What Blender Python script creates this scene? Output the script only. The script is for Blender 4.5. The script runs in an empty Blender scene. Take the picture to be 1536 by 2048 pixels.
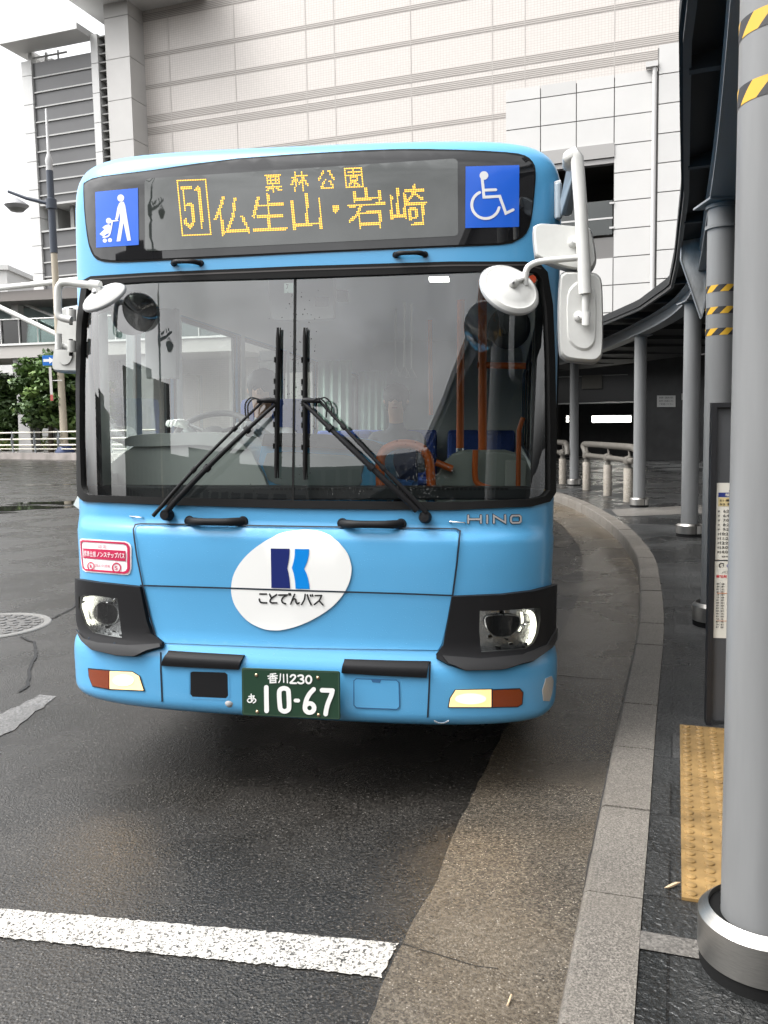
import bpy, bmesh, math, random
import numpy as np
from mathutils import Vector, Matrix
from mathutils.geometry import delaunay_2d_cdt, tessellate_polygon
random.seed(7)
SC = bpy.context.scene
COL = SC.collection
# ------------------------------------------------------------------ camera
F = 1702.0; H = 1.66
PITCH = math.atan(168 / F); ROLL = 0.0185
cp, sp, cr, sr = math.cos(PITCH), math.sin(PITCH), math.cos(ROLL), math.sin(ROLL)
FW = np.array([0, cp, -sp]); U0 = np.array([0, sp, cp]); R0 = np.array([1.0, 0, 0])
RV = R0 * cr - U0 * sr; UV = U0 * cr + R0 * sr
CAM = np.array([0, 0, H])
cd = bpy.data.cameras.new('camera'); co = bpy.data.objects.new('camera', cd); COL.objects.link(co)
cd.sensor_fit = 'VERTICAL'; cd.sensor_height = 24.0; cd.lens = 24.0 * F / 2048
cd.clip_start = 0.05; cd.clip_end = 3000
m = Matrix.Identity(4)
for i in range(3):
    m[i][0], m[i][1], m[i][2] = RV[i], UV[i], -FW[i]
m[2][3] = H
co.matrix_world = m
SC.camera = co
# ------------------------------------------------------------------ world, sun, exposure
SUN_EL, SUN_AZ = math.radians(58), math.radians(-104)
w = bpy.data.worlds.new('World'); SC.world = w; w.use_nodes = True
nt = w.node_tree; nt.nodes.clear()
def N(t, **k):
    n = nt.nodes.new(t)
    for a, b in k.items(): setattr(n, a, b)
    return n
out = N('ShaderNodeOutputWorld'); bg = N('ShaderNodeBackground'); sky = N('ShaderNodeTexSky')
sky.sky_type = 'NISHITA'; sky.sun_disc = False; sky.sun_elevation = SUN_EL; sky.sun_rotation = SUN_AZ
sky.air_density = 1.0; sky.dust_density = 6.0; sky.ozone_density = 1.0
hs = N('ShaderNodeHueSaturation'); hs.inputs['Saturation'].default_value = 0.06
tc = N('ShaderNodeTexCoord'); mp = N('ShaderNodeMapping'); mp.inputs['Scale'].default_value = (1.3, 1.3, 3.2)
nz = N('ShaderNodeTexNoise'); nz.inputs['Scale'].default_value = 2.3; nz.inputs['Detail'].default_value = 6; nz.inputs['Roughness'].default_value = .55
rp = N('ShaderNodeMapRange'); rp.inputs[1].default_value = .33; rp.inputs[2].default_value = .68; rp.inputs[3].default_value = .80; rp.inputs[4].default_value = 1.34
mx = N('ShaderNodeMix', data_type='RGBA', blend_type='MULTIPLY'); mx.inputs[0].default_value = 1
L = nt.links.new
L(sky.outputs[0], hs.inputs['Color']); L(tc.outputs['Generated'], mp.inputs[0]); L(mp.outputs[0], nz.inputs[0]); L(nz.outputs[0], rp.inputs[0])
L(hs.outputs[0], mx.inputs[6]); L(rp.outputs[0], mx.inputs[7]); L(mx.outputs[2], bg.inputs[0]); L(bg.outputs[0], out.inputs[0])
bg.inputs[1].default_value = 0.15
sd = bpy.data.lights.new('sun', 'SUN'); so = bpy.data.objects.new('sun', sd); COL.objects.link(so)
sd.energy = 0.5; sd.angle = math.radians(40); sd.color = (1, .97, .93)
so.rotation_euler = (math.pi / 2 - SUN_EL, 0, math.pi - SUN_AZ)
so.location = (0, 0, 60)
SC.view_settings.view_transform = 'Standard'; SC.view_settings.look = 'None'
SC.view_settings.exposure = 1.5; SC.view_settings.gamma = 1
SC.cycles.max_bounces = 10; SC.cycles.transparent_max_bounces = 16; SC.cycles.glossy_bounces = 5
SC.cycles.caustics_reflective = False; SC.cycles.caustics_refractive = False
SC.cycles.sample_clamp_indirect = 6
# ------------------------------------------------------------------ pixel helpers (photo pixels 1536x2048)
def ray(x, y): return FW + RV * (x - 768) / F - UV * (y - 1024) / F
def at(x, y, Y):
    d = ray(x, y); return CAM + d * (Y / d[1])
def zpl(x, y, z):
    d = ray(x, y); return CAM + d * ((z - H) / d[2])
A19 = math.radians(19)
TW = np.array([math.cos(A19), -math.sin(A19), 0]); NW = np.array([math.sin(A19), math.cos(A19), 0])
def vpl(x, y, P0):
    d = ray(x, y); k = ((P0 - CAM) @ NW) / (d @ NW); P = CAM + d * k
    return (P - P0) @ TW, P[2]
# ------------------------------------------------------------------ materials
MATS = {}
def mat(name, col=(.5, .5, .5), rough=.5, metal=0., spec=.5, ns=0, nv=.0, bs=0, bump=0., bd=.002, emit=None, es=0., coat=0., rv=0., col2=None, stretch=None, ior=1.45):
    if name in MATS: return MATS[name]
    M = bpy.data.materials.new(name); M.use_nodes = True; MATS[name] = M
    t = M.node_tree; b = t.nodes['Principled BSDF']; l = t.links.new
    b.inputs['Base Color'].default_value = (*col, 1); b.inputs['Roughness'].default_value = rough
    b.inputs['Metallic'].default_value = metal; b.inputs['Specular IOR Level'].default_value = spec
    b.inputs['Coat Weight'].default_value = coat; b.inputs['Coat Roughness'].default_value = .08; b.inputs['IOR'].default_value = ior
    if emit: b.inputs['Emission Color'].default_value = (*emit, 1); b.inputs['Emission Strength'].default_value = es
    if ns or bs:
        c = t.nodes.new('ShaderNodeTexCoord'); src = c.outputs['Object']
        if stretch:
            mpp = t.nodes.new('ShaderNodeMapping'); mpp.inputs['Scale'].default_value = stretch; l(src, mpp.inputs[0]); src = mpp.outputs[0]
    if ns:
        n = t.nodes.new('ShaderNodeTexNoise'); n.inputs['Scale'].default_value = ns; n.inputs['Detail'].default_value = 5; n.inputs['Roughness'].default_value = .6; l(src, n.inputs[0])
        mr = t.nodes.new('ShaderNodeMapRange'); mr.inputs[1].default_value = .3; mr.inputs[2].default_value = .7; l(n.outputs[0], mr.inputs[0])
        mm = t.nodes.new('ShaderNodeMix'); mm.data_type = 'RGBA'
        a = [max(0, v * (1 - nv)) for v in col]; z = col2 or [min(1, v * (1 + nv)) for v in col]
        mm.inputs[6].default_value = (*a, 1); mm.inputs[7].default_value = (*z, 1); l(mr.outputs[0], mm.inputs[0]); l(mm.outputs[2], b.inputs['Base Color'])
        if rv:
            m2 = t.nodes.new('ShaderNodeMapRange'); m2.inputs[1].default_value = .3; m2.inputs[2].default_value = .7
            m2.inputs[3].default_value = max(0, rough - rv); m2.inputs[4].default_value = min(1, rough + rv); l(n.outputs[0], m2.inputs[0]); l(m2.outputs[0], b.inputs['Roughness'])
    if bs:
        n2 = t.nodes.new('ShaderNodeTexNoise'); n2.inputs['Scale'].default_value = bs; n2.inputs['Detail'].default_value = 4; l(src, n2.inputs[0])
        bp = t.nodes.new('ShaderNodeBump'); bp.inputs['Strength'].default_value = bump; bp.inputs['Distance'].default_value = bd; l(n2.outputs[0], bp.inputs['Height']); l(bp.outputs[0], b.inputs['Normal'])
        if coat: l(bp.outputs[0], b.inputs['Coat Normal'])
    return M
def glass(name, tint, ior=1.5, gain=1., rough=0.0):
    if name in MATS: return MATS[name]
    M = bpy.data.materials.new(name); M.use_nodes = True; MATS[name] = M
    t = M.node_tree; t.nodes.clear(); l = t.links.new
    o = t.nodes.new('ShaderNodeOutputMaterial'); mx = t.nodes.new('ShaderNodeMixShader'); tr = t.nodes.new('ShaderNodeBsdfTransparent'); gl = t.nodes.new('ShaderNodeBsdfGlossy'); fr = t.nodes.new('ShaderNodeFresnel')
    tr.inputs[0].default_value = (*tint, 1); gl.inputs['Roughness'].default_value = rough; gl.inputs[0].default_value = (1, 1, 1, 1); fr.inputs[0].default_value = ior
    ml = t.nodes.new('ShaderNodeMath'); ml.operation = 'MULTIPLY'; ml.inputs[1].default_value = gain; ml.use_clamp = True
    l(fr.outputs[0], ml.inputs[0]); l(ml.outputs[0], mx.inputs[0]); l(tr.outputs[0], mx.inputs[1]); l(gl.outputs[0], mx.inputs[2]); l(mx.outputs[0], o.inputs[0])
    return M
# ------------------------------------------------------------------ mesh helpers
RUB = mat('rubber', (.009, .009, .009), .6, spec=.2)
class MB:
    def __init__(s): s.v = []; s.f = []; s.m = []
    def add(s, v, f, m=0):
        o = len(s.v); s.v += [tuple(map(float, p)) for p in v]; s.f += [tuple(i + o for i in q) for q in f]; s.m += [m] * len(f)
        return s
    def box(s, a, b, m=0, M=None):
        v = [(x, y, z) for x in (a[0], b[0]) for y in (a[1], b[1]) for z in (a[2], b[2])]
        if M is not None: v = [M @ Vector(p) for p in v]
        return s.add(v, [(0, 1, 3, 2), (4, 6, 7, 5), (0, 4, 5, 1), (2, 3, 7, 6), (0, 2, 6, 4), (1, 5, 7, 3)], m)
    def obox(s, c, ax, ay, az, hx, hy, hz, m=0):
        c, ax, ay, az = map(np.asarray, (c, ax, ay, az))
        v = [c + ax * hx * i + ay * hy * j + az * hz * k for i in (-1, 1) for j in (-1, 1) for k in (-1, 1)]
        return s.add(v, [(0, 1, 3, 2), (4, 6, 7, 5), (0, 4, 5, 1), (2, 3, 7, 6), (0, 2, 6, 4), (1, 5, 7, 3)], m)
    def tube(s, pts, r, n=12, m=0, caps=True, closed=False):
        P = [np.asarray(p, float) for p in pts]; k = len(P); R = r if hasattr(r, '__len__') else [r] * k
        o = []; up = None
        for i in range(k):
            a = P[(i - 1) % k] if (closed or i > 0) else P[i]; b = P[(i + 1) % k] if (closed or i < k - 1) else P[i]
            d = b - a; d = d / (np.linalg.norm(d) + 1e-12)
            if up is None:
                up = np.array([0, 0, 1.0]) if abs(d[2]) < .9 else np.array([1.0, 0, 0])
            up = up - d * (up @ d); up /= np.linalg.norm(up) + 1e-12
            sd_ = np.cross(d, up)
            o.append([P[i] + R[i] * (up * math.cos(2 * math.pi * j / n) + sd_ * math.sin(2 * math.pi * j / n)) for j in range(n)])
        v = [p for ring in o for p in ring]; f = []
        for i in range(k if closed else k - 1):
            i2 = (i + 1) % k
            for j in range(n): f.append((i * n + j, i * n + (j + 1) % n, i2 * n + (j + 1) % n, i2 * n + j))
        if caps and not closed: f += [tuple(range(n - 1, -1, -1)), tuple((k - 1) * n + j for j in range(n))]
        return s.add(v, f, m)
    def lathe(s, c, prof, n=32, m=0, axis=None, a0=0, a1=2 * math.pi):
        c = np.asarray(c, float); full = abs(a1 - a0 - 2 * math.pi) < 1e-6; kk = n if full else n + 1
        ez = np.array([0, 0, 1.0]) if axis is None else np.asarray(axis, float) / np.linalg.norm(axis)
        ex = np.array([1.0, 0, 0]) if abs(ez[0]) < .9 else np.array([0, 1.0, 0]); ex = ex - ez * (ex @ ez); ex /= np.linalg.norm(ex); ey = np.cross(ez, ex)
        v = []
        for i in range(kk):
            a = a0 + (a1 - a0) * i / n
            for r, z in prof: v.append(c + ex * r * math.cos(a) + ey * r * math.sin(a) + ez * z)
        q = len(prof); f = []
        for i in range(n):
            i2 = (i + 1) % kk
            for j in range(q - 1): f.append((i * q + j, i2 * q + j, i2 * q + j + 1, i * q + j + 1))
        return s.add(v, f, m)
    def prism(s, poly, d, m=0):
        """poly: 3-D outline, d: extrusion vector"""
        n = len(poly); P = [np.asarray(p, float) for p in poly]; d = np.asarray(d, float)
        tr = tessellate_polygon([[Vector(p) for p in P]])
        v = P + [p + d for p in P]
        f = [tuple(t) for t in tr] + [tuple(i + n for i in reversed(t)) for t in tr] + [(i, (i + 1) % n, (i + 1) % n + n, i + n) for i in range(n)]
        return s.add(v, f, m)
    def build(s, name, mats, parent=None, smooth=None, bevel=0, fix=True):
        me = bpy.data.meshes.new(name); me.from_pydata(s.v, [], s.f)
        if not isinstance(mats, (list, tuple)): mats = [mats]
        for q in mats: me.materials.append(q)
        me.polygons.foreach_set('material_index', s.m)
        if fix:
            b = bmesh.new(); b.from_mesh(me); bmesh.ops.recalc_face_normals(b, faces=b.faces); b.to_mesh(me); b.free()
        o = bpy.data.objects.new(name, me); COL.objects.link(o)
        if parent: o.parent = parent
        if smooth is not None:
            me.shade_smooth() if smooth >= 180 else me.set_sharp_from_angle(angle=math.radians(smooth))
            if smooth < 180:
                me.polygons.foreach_set('use_smooth', [True] * len(me.polygons))
        if bevel:
            md = o.modifiers.new('edge', 'BEVEL'); md.width = bevel; md.segments = 2; md.limit_method = 'ANGLE'; md.angle_limit = math.radians(40)
        return o
def tag(o, label=None, cat=None, group=None, kind=None):
    if label: o['label'] = label
    if cat: o['category'] = cat
    if group: o['group'] = group
    if kind: o['kind'] = kind
    return o
def empty(name, loc=(0, 0, 0), label=None, cat=None, group=None):
    o = bpy.data.objects.new(name, None); COL.objects.link(o); o.location = loc; o.empty_display_size = .2
    return tag(o, label, cat, group)
def struct(o): o['kind'] = 'structure'; return o
def smoothpoly(pts, closed=True, n=6):
    P = [np.asarray(p, float) for p in pts]; k = len(P); o = []
    for i in range(k if closed else k - 1):
        p0 = P[(i - 1) % k] if closed or i > 0 else P[i]; p1 = P[i]; p2 = P[(i + 1) % k]; p3 = P[(i + 2) % k] if closed or i + 2 < k else p2
        for j in range(n):
            t = j / n
            o.append(.5 * (2 * p1 + (p2 - p0) * t + (2 * p0 - 5 * p1 + 4 * p2 - p3) * t * t + (3 * p1 - p0 - 3 * p2 + p3) * t ** 3))
    if not closed: o.append(P[-1])
    return [tuple(p) for p in o]
def arc(cx, cy, rx, ry, a0, a1, n=24, rot=0):
    o = []
    for i in range(n + 1):
        a = math.radians(a0 + (a1 - a0) * i / n); x, y = rx * math.cos(a), ry * math.sin(a); r = math.radians(rot)
        o.append((cx + x * math.cos(r) - y * math.sin(r), cy + x * math.sin(r) + y * math.cos(r)))
    return o
def ribbon(pts, w, closed=False, caps=True):
    """2-D stroke -> (verts, faces) strip with mitred joints and rounded ends"""
    P = [np.asarray(p, float) for p in pts]; k = len(P); v = []; f = []; hw = w / 2
    for i in range(k):
        a = P[(i - 1) % k] if closed or i > 0 else None; b = P[(i + 1) % k] if closed or i < k - 1 else None
        d1 = (P[i] - a) if a is not None else (b - P[i]); d2 = (b - P[i]) if b is not None else d1
        d1 = d1 / (np.linalg.norm(d1) + 1e-9); d2 = d2 / (np.linalg.norm(d2) + 1e-9)
        t = d1 + d2; t = t / (np.linalg.norm(t) + 1e-9); nn = np.array([-t[1], t[0]])
        s_ = 1 / max(.5, abs(nn @ np.array([-d1[1], d1[0]])))
        v += [P[i] + nn * hw * s_, P[i] - nn * hw * s_]
    for i in range(k if closed else k - 1):
        j = (i + 1) % k; f.append((2 * i, 2 * j, 2 * j + 1, 2 * i + 1))
    if caps and not closed:
        for e, d in ((0, P[0] - P[1]), (k - 1, P[-1] - P[-2])):
            d = d / np.linalg.norm(d); nn = np.array([-d[1], d[0]]); o = len(v)
            for q in range(7):
                a = math.pi * q / 6; v.append(P[e] + hw * (nn * math.cos(a) + d * math.sin(a)))
            f.append(tuple(range(o, o + 7)))
    return v, f
def fontmesh(s, bold=0.0):
    c = bpy.data.curves.new('txt', 'FONT'); c.body = s; c.size = 1; c.offset = bold; c.resolution_u = 3
    o = bpy.data.objects.new('txt', c); COL.objects.link(o)
    dg = bpy.context.evaluated_depsgraph_get(); me = bpy.data.meshes.new_from_object(o.evaluated_get(dg))
    v = np.array([p.co[:2] for p in me.vertices]).reshape(-1, 2); f = [tuple(p.vertices) for p in me.polygons]
    bpy.data.objects.remove(o); bpy.data.curves.remove(c); bpy.data.meshes.remove(me)
    if len(v) == 0: return v, f
    lo, hi = v.min(0), v.max(0); return (v - lo) / np.maximum(hi - lo, 1e-6), f
def quadmap(v, q):
    """unit square -> px quad (bottom-left, bottom-right, top-right, top-left)"""
    q = np.array(q, float); s, t = v[:, :1], v[:, 1:]
    return (1 - s) * (1 - t) * q[0] + s * (1 - t) * q[1] + s * t * q[2] + (1 - s) * t * q[3]
DEBUG = False
# ================================================================== SETTING
def ground_mat(name, dark, light, fleck, fl_amt, r0, r1, bump, sc=1.0, wet=(.9, 1.0), coat=0.0, big=.25, stain=None, ramp=(.35, .68), agg=.8, spec=.5):
    M = bpy.data.materials.new(name); M.use_nodes = True; MATS[name] = M
    t = M.node_tree; b = t.nodes['Principled BSDF']; l = t.links.new; nn = t.nodes.new
    c = nn('ShaderNodeTexCoord').outputs['Object']
    def noise(s, d=4, r=.6):
        n = nn('ShaderNodeTexNoise'); n.inputs['Scale'].default_value = s; n.inputs['Detail'].default_value = d; n.inputs['Roughness'].default_value = r; l(c, n.inputs[0]); return n.outputs[0]
    def mrange(x, a, b_, c0, d0):
        n = nn('ShaderNodeMapRange'); n.inputs[1].default_value = a; n.inputs[2].default_value = b_; n.inputs[3].default_value = c0; n.inputs[4].default_value = d0; l(x, n.inputs[0]); return n.outputs[0]
    def mix(f, a, b_, bt='MIX'):
        n = nn('ShaderNodeMix'); n.data_type = 'RGBA'; n.blend_type = bt
        for i, q in ((0, f), (6, a), (7, b_)):
            if hasattr(q, 'links') or hasattr(q, 'is_linked'): l(q, n.inputs[i])
            else: n.inputs[i].default_value = q if i == 0 else (*q, 1)
        return n.outputs[2]
    fine = noise(95 * sc, 5, .7); mid = noise(1.1, 5, .6); mid2 = noise(.33, 4, .6)
    vo = nn('ShaderNodeTexVoronoi'); vo.inputs['Scale'].default_value = 120 * sc; l(c, vo.inputs[0])
    col = mix(mrange(fine, ramp[0], ramp[1], 0, 1), dark, light)
    sep = nn('ShaderNodeSeparateColor'); l(vo.outputs['Color'], sep.inputs[0])
    isf = mrange(sep.outputs[0], 1 - fl_amt, 1 - fl_amt + .02, 0, 1); inn = mrange(vo.outputs['Distance'], .18, .38, 1, 0)
    mu = nn('ShaderNodeMath'); mu.operation = 'MULTIPLY'; l(isf, mu.inputs[0]); l(inn, mu.inputs[1])
    col = mix(mu.outputs[0], col, fleck)
    ag = mrange(sep.outputs[1], 0, 1, .55, 1.55); ca = nn('ShaderNodeCombineColor'); [l(ag, ca.inputs[i]) for i in range(3)]
    col = mix(agg, col, ca.outputs[0], 'MULTIPLY')
    v = mrange(mid, .3, .7, 1 - big, 1 + big); cc = nn('ShaderNodeCombineColor'); [l(v, cc.inputs[i]) for i in range(3)]
    col = mix(1.0, col, cc.outputs[0], 'MULTIPLY')
    if stain: col = mix(mrange(mid2, .5, .66, 0, .55), col, stain)
    l(col, b.inputs['Base Color'])
    l(mrange(mid, .35, .62, r0, r1), b.inputs['Roughness'])
    bp = nn('ShaderNodeBump'); bp.inputs['Strength'].default_value = bump; bp.inputs['Distance'].default_value = .006
    ad = nn('ShaderNodeMath'); ad.operation = 'ADD'; l(fine, ad.inputs[0]); l(mrange(vo.outputs['Distance'], 0, .6, .5, 0), ad.inputs[1])
    l(ad.outputs[0], bp.inputs['Height']); l(bp.outputs[0], b.inputs['Normal'])
    b.inputs['Coat Weight'].default_value = coat; b.inputs['Coat Roughness'].default_value = .12
    b.inputs['Specular IOR Level'].default_value = spec
    return M
m_asph = ground_mat('wet_asphalt', (.006, .0055, .005), (.036, .033, .029), (.13, .12, .11), .07, .14, .38, .62, .8, big=.3, ramp=(.42, .62), spec=.6)
m_gut = ground_mat('wet_gutter_concrete', (.034, .029, .023), (.125, .108, .086), (.30, .27, .23), .11, .13, .34, .55, 1.05, big=.35, agg=.6, ramp=(.38, .64), stain=(.115, .082, .045))
m_kerb = ground_mat('granite', (.056, .051, .045), (.212, .194, .170), (.05, .045, .042), .32, .38, .6, .15, 1.7, big=.16, stain=(.15, .132, .11))
m_kerb.node_tree.nodes['Principled BSDF'].inputs['Specular IOR Level'].default_value = .4
m_line = ground_mat('worn_road_paint', (.03, .029, .027), (.43, .415, .385), (.035, .034, .032), .12, .3, .5, .5, .9, big=.08, ramp=(.425, .47), agg=.3)
def sheet(name, poly2, z, m, kind='structure', thick=None):
    P = [Vector((x, y, z)) for x, y in poly2]; T = tessellate_polygon([P]); mb = MB()
    if thick is None: mb.add(P, [tuple(t) for t in T])
    else: mb.prism([tuple(p) for p in P], (0, 0, -thick))
    o = mb.build(name, m); o['kind'] = kind
    return o
def off2(path, d):
    P = [np.array(p[:2], float) for p in path]; o = []
    for i in range(len(P)):
        a = P[max(0, i - 1)]; b = P[min(len(P) - 1, i + 1)]; t = (b - a) / np.linalg.norm(b - a); o.append(P[i] + np.array([t[1], -t[0]]) * d)
    return o
def resample(path, step):
    P = np.array([p[:2] for p in path], float); s = np.concatenate([[0], np.cumsum(np.linalg.norm(np.diff(P, axis=0), axis=1))]); q = np.arange(0, s[-1], step)
    return np.stack([np.interp(q, s, P[:, 0]), np.interp(q, s, P[:, 1])], -1)
D19 = np.array([math.sin(A19), math.cos(A19)])
sheet('road', [(-400, -120), (400, -120), (400, 500), (-400, 500)], 0.0, m_asph)
KO = [np.array([.407, 1.99]) - D19 * k for k in (26, 14, 7, 3, 1)] + [(.57, 2.47), (.79, 3.10), (1.10, 4.0), (1.33, 4.66), (1.80, 6.0), (2.06, 6.8), (2.29, 7.55), (2.54, 8.4), (2.74, 9.1), (2.93, 9.9), (3.22, 11.4), (3.45, 13.0), (3.62, 14.7), (3.71, 16.2), (3.72, 17.9), (3.55, 20), (3.0, 23), (1.8, 27), (-.5, 31.5)]
KO = resample(smoothpoly(KO, False, 6), .05); KI = np.array(off2(KO, .185))
GU = [np.array([-.073, 2.231]) - np.array([.27, .96]) * k for k in (26, 12, 5, 2)] + [(-.073, 2.231), (.025, 2.58), (.16, 2.95), (.25, 3.29), (.43, 3.87), (.64, 4.52), (1.0, 5.5), (1.348, 6.5), (1.578, 7.19), (1.854, 8.08), (2.106, 8.97), (2.348, 9.98), (2.593, 11.19), (2.797, 12.7), (2.952, 14.3), (3.0, 17), (2.8, 20), (2.2, 23), (1.0, 27), (-1.3, 31.5)]
GU = resample(smoothpoly(GU, False, 6), .08); rg = random.Random(3); GU = [p + np.array([rg.uniform(-.006, .006), 0]) for p in GU]
sheet('gutter', [tuple(p) for p in GU] + [tuple(p) for p in off2(KO, .02)[::-1][::4]], .004, m_gut)
# kerb: bevelled granite stones laid along the curve
mb = MB(); n = 13; per = n + .0
prof = [(0.0, -.02), (0.0, .148), (.006, .162), (.018, .170), (.185, .1705), (.185, -.02)]
seg = len(KO) // n
for k in range(seg):
    A = KO[k * n:(k + 1) * n]
    t = (A[-1] - A[0]) / np.linalg.norm(A[-1] - A[0]); A = A.copy(); A[0] = A[0] + t * .006; A[-1] = A[-1] + (KO[min((k + 1) * n, len(KO) - 1)] - A[-1]) - t * .006
    A = A[[0, 3, 6, 9, 12]]; V = []; rz = rg.uniform(-.003, .003)
    for (o, z) in prof:
        V.append([(*p, z + (rz if z > .1 else 0)) for p in off2(A, o)])
    q = len(prof); m_ = 5; vv = [V[i][j] for j in range(m_) for i in range(q)]; ff = []
    for j in range(m_ - 1):
        for i in range(q - 1): ff.append((j * q + i, j * q + i + 1, (j + 1) * q + i + 1, (j + 1) * q + i))
    ff += [tuple(range(q - 1, -1, -1)), tuple((m_ - 1) * q + i for i in range(q))]
    mb.add(vv, ff)
struct(mb.build('kerb', m_kerb, smooth=25))
mb = MB(); a, b = off2(KO, .012), off2(KO, .18); mb.add([(*p, .15) for p in a] + [(*p, .15) for p in b], [(i, i + 1, len(a) + i + 1, len(a) + i) for i in range(len(a) - 1)]); struct(mb.build('kerb_bed', mat('joint_dark', (.03, .028, .025), .8)))
# pavement: slate slabs as a brick pattern aligned with the kerb
def paving(name, c1, c2, mort, sx, sy, rough):
    M = bpy.data.materials.new(name); M.use_nodes = True; t = M.node_tree; b = t.nodes['Principled BSDF']; l = t.links.new; nn = t.nodes.new
    c = nn('ShaderNodeTexCoord').outputs['Object']; mp_ = nn('ShaderNodeMapping'); mp_.inputs['Rotation'].default_value = (0, 0, A19); l(c, mp_.inputs[0])
    br = nn('ShaderNodeTexBrick'); br.offset = 0.5; br.inputs['Scale'].default_value = 1; br.inputs['Brick Width'].default_value = sx; br.inputs['Row Height'].default_value = sy; br.inputs['Mortar Size'].default_value = .004; br.inputs['Mortar Smooth'].default_value = .2
    br.inputs['Color1'].default_value = (*c1, 1); br.inputs['Color2'].default_value = (*c2, 1); br.inputs['Mortar'].default_value = (*mort, 1); l(mp_.outputs[0], br.inputs[0])
    n1 = nn('ShaderNodeTexNoise'); n1.inputs['Scale'].default_value = 45; n1.inputs['Detail'].default_value = 6; n1.inputs['Roughness'].default_value = .7; l(c, n1.inputs[0])
    n2 = nn('ShaderNodeTexNoise'); n2.inputs['Scale'].default_value = .9; n2.inputs['Detail'].default_value = 5; l(c, n2.inputs[0])
    def mr(x, a, b_, c0, d0):
        q = nn('ShaderNodeMapRange'); q.inputs[1].default_value = a; q.inputs[2].default_value = b_; q.inputs[3].default_value = c0; q.inputs[4].default_value = d0; l(x, q.inputs[0]); return q.outputs[0]
    mm = nn('ShaderNodeMix'); mm.data_type = 'RGBA'; mm.blend_type = 'MULTIPLY'; mm.inputs[0].default_value = 1
    ml = nn('ShaderNodeMath'); ml.operation = 'MULTIPLY'; l(mr(n1.outputs[0], .3, .7, .65, 1.35), ml.inputs[0]); l(mr(n2.outputs[0], .42, .62, .65, 1.5), ml.inputs[1])
    cc = nn('ShaderNodeCombineColor'); [l(ml.outputs[0], cc.inputs[i]) for i in range(3)]
    l(br.outputs[0], mm.inputs[6]); l(cc.outputs[0], mm.inputs[7]); l(mm.outputs[2], b.inputs['Base Color'])
    l(mr(n2.outputs[0], .42, .62, rough - .16, rough + .15), b.inputs['Roughness'])
    n3 = nn('ShaderNodeTexNoise'); n3.inputs['Scale'].default_value = 55; n3.inputs['Detail'].default_value = 3; n3.inputs['Distortion'].default_value = .6; l(mp_.outputs[0], n3.inputs[0])
    ad = nn('ShaderNodeMath'); ad.operation = 'SUBTRACT'; l(n3.outputs[0], ad.inputs[0]); l(br.outputs['Fac'], ad.inputs[1])
    bp = nn('ShaderNodeBump'); bp.inputs['Strength'].default_value = .75; bp.inputs['Distance'].default_value = .016; l(ad.outputs[0], bp.inputs['Height']); l(bp.outputs[0], b.inputs['Normal'])
    return M
m_pave = paving('slate_paving', (.016, .017, .0172), (.034, .0345, .034), (.008, .008, .008), .6, .3, .34)
KIx = off2(KO, .187)
sheet('pavement', [tuple(p) for p in KIx[::3]] + [(-.4, 60), (80, 60), (80, -30)], .166, m_pave)
mlight = ground_mat('pale_paving_band', (.07, .066, .06), (.15, .14, .128), (.2, .19, .17), .1, .25, .45, .15, 1.2, big=.2)
bd = [zpl(*p, .17)[:2] for p in ((1222, 1019), (1420, 1009), (1420, 1026), (1236, 1033))]; sheet('paving_band', [tuple(p) for p in bd], .170, mlight)
P_ = np.array([.682, 2.30]); sheet('paving_band', [tuple(P_), tuple(P_ + TW[:2] * 2.4), tuple(P_ + TW[:2] * 2.4 + D19 * .09), tuple(P_ + D19 * .09)], .170, mlight)
# puddle along the kerb foot, puddles on the apron
water = mat('puddle_water', (.02, .019, .018), .03, spec=.6, ior=1.33)
o = []; i0, i1 = [int(np.argmin(np.linalg.norm(KO - np.array(p), axis=1))) for p in ((.2, 1.4), (1.42, 4.9))]
A = [tuple(p) for p in off2(KO, .004)[i0:i1]]
rg = random.Random(11); B = []
for k in range(i0, i1):
    t = (k - i0) / (i1 - i0); wv = .045 + .02 * math.sin(k * .33) + .018 * math.sin(k * .11 + 1) + rg.uniform(-.012, .012); wv *= min(1, (1 - t) * 5) * (1.0 if t < .62 else .55)
    B.append(tuple(off2(KO, -.075 - wv * 1.2)[k]) if False else None)
KOm = off2(KO, -1.0); B = []
for k in range(i0, i1):
    t = (k - i0) / (i1 - i0); wv = .034 + .005 * math.sin(k * .21) + .009 * math.sin(k * .09 + 1); wv *= min(1, (1 - t) * 4) * (1 if t < .5 else .8)
    p = KO[k] + (np.array(KOm[k]) - KO[k]) * max(.012, wv); B.append(tuple(p))
sheet('puddle', A + B[::-1], .0075, water)
for c, rx, ry, sd in (((-8.6, 19.2), 1.5, .55, 1), ((-7.9, 20.5), 1.2, .5, 4), ((-9.3, 18.0), 1.3, .35, 2), ((-10.8, 27.9), 1.1, .25, 3)):
    rg = random.Random(sd); ph = [rg.uniform(0, 6) for _ in range(4)]
    sheet('puddle', [(c[0] + rx * math.cos(a) * (1 + .22 * math.sin(3 * a + ph[0]) + .12 * math.sin(7 * a + ph[1])), c[1] + ry * math.sin(a) * (1 + .25 * math.sin(2 * a + ph[2]) + .15 * math.sin(5 * a + ph[3]))) for a in np.linspace(0, 2 * math.pi, 60, endpoint=False)], .006, water)
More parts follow.
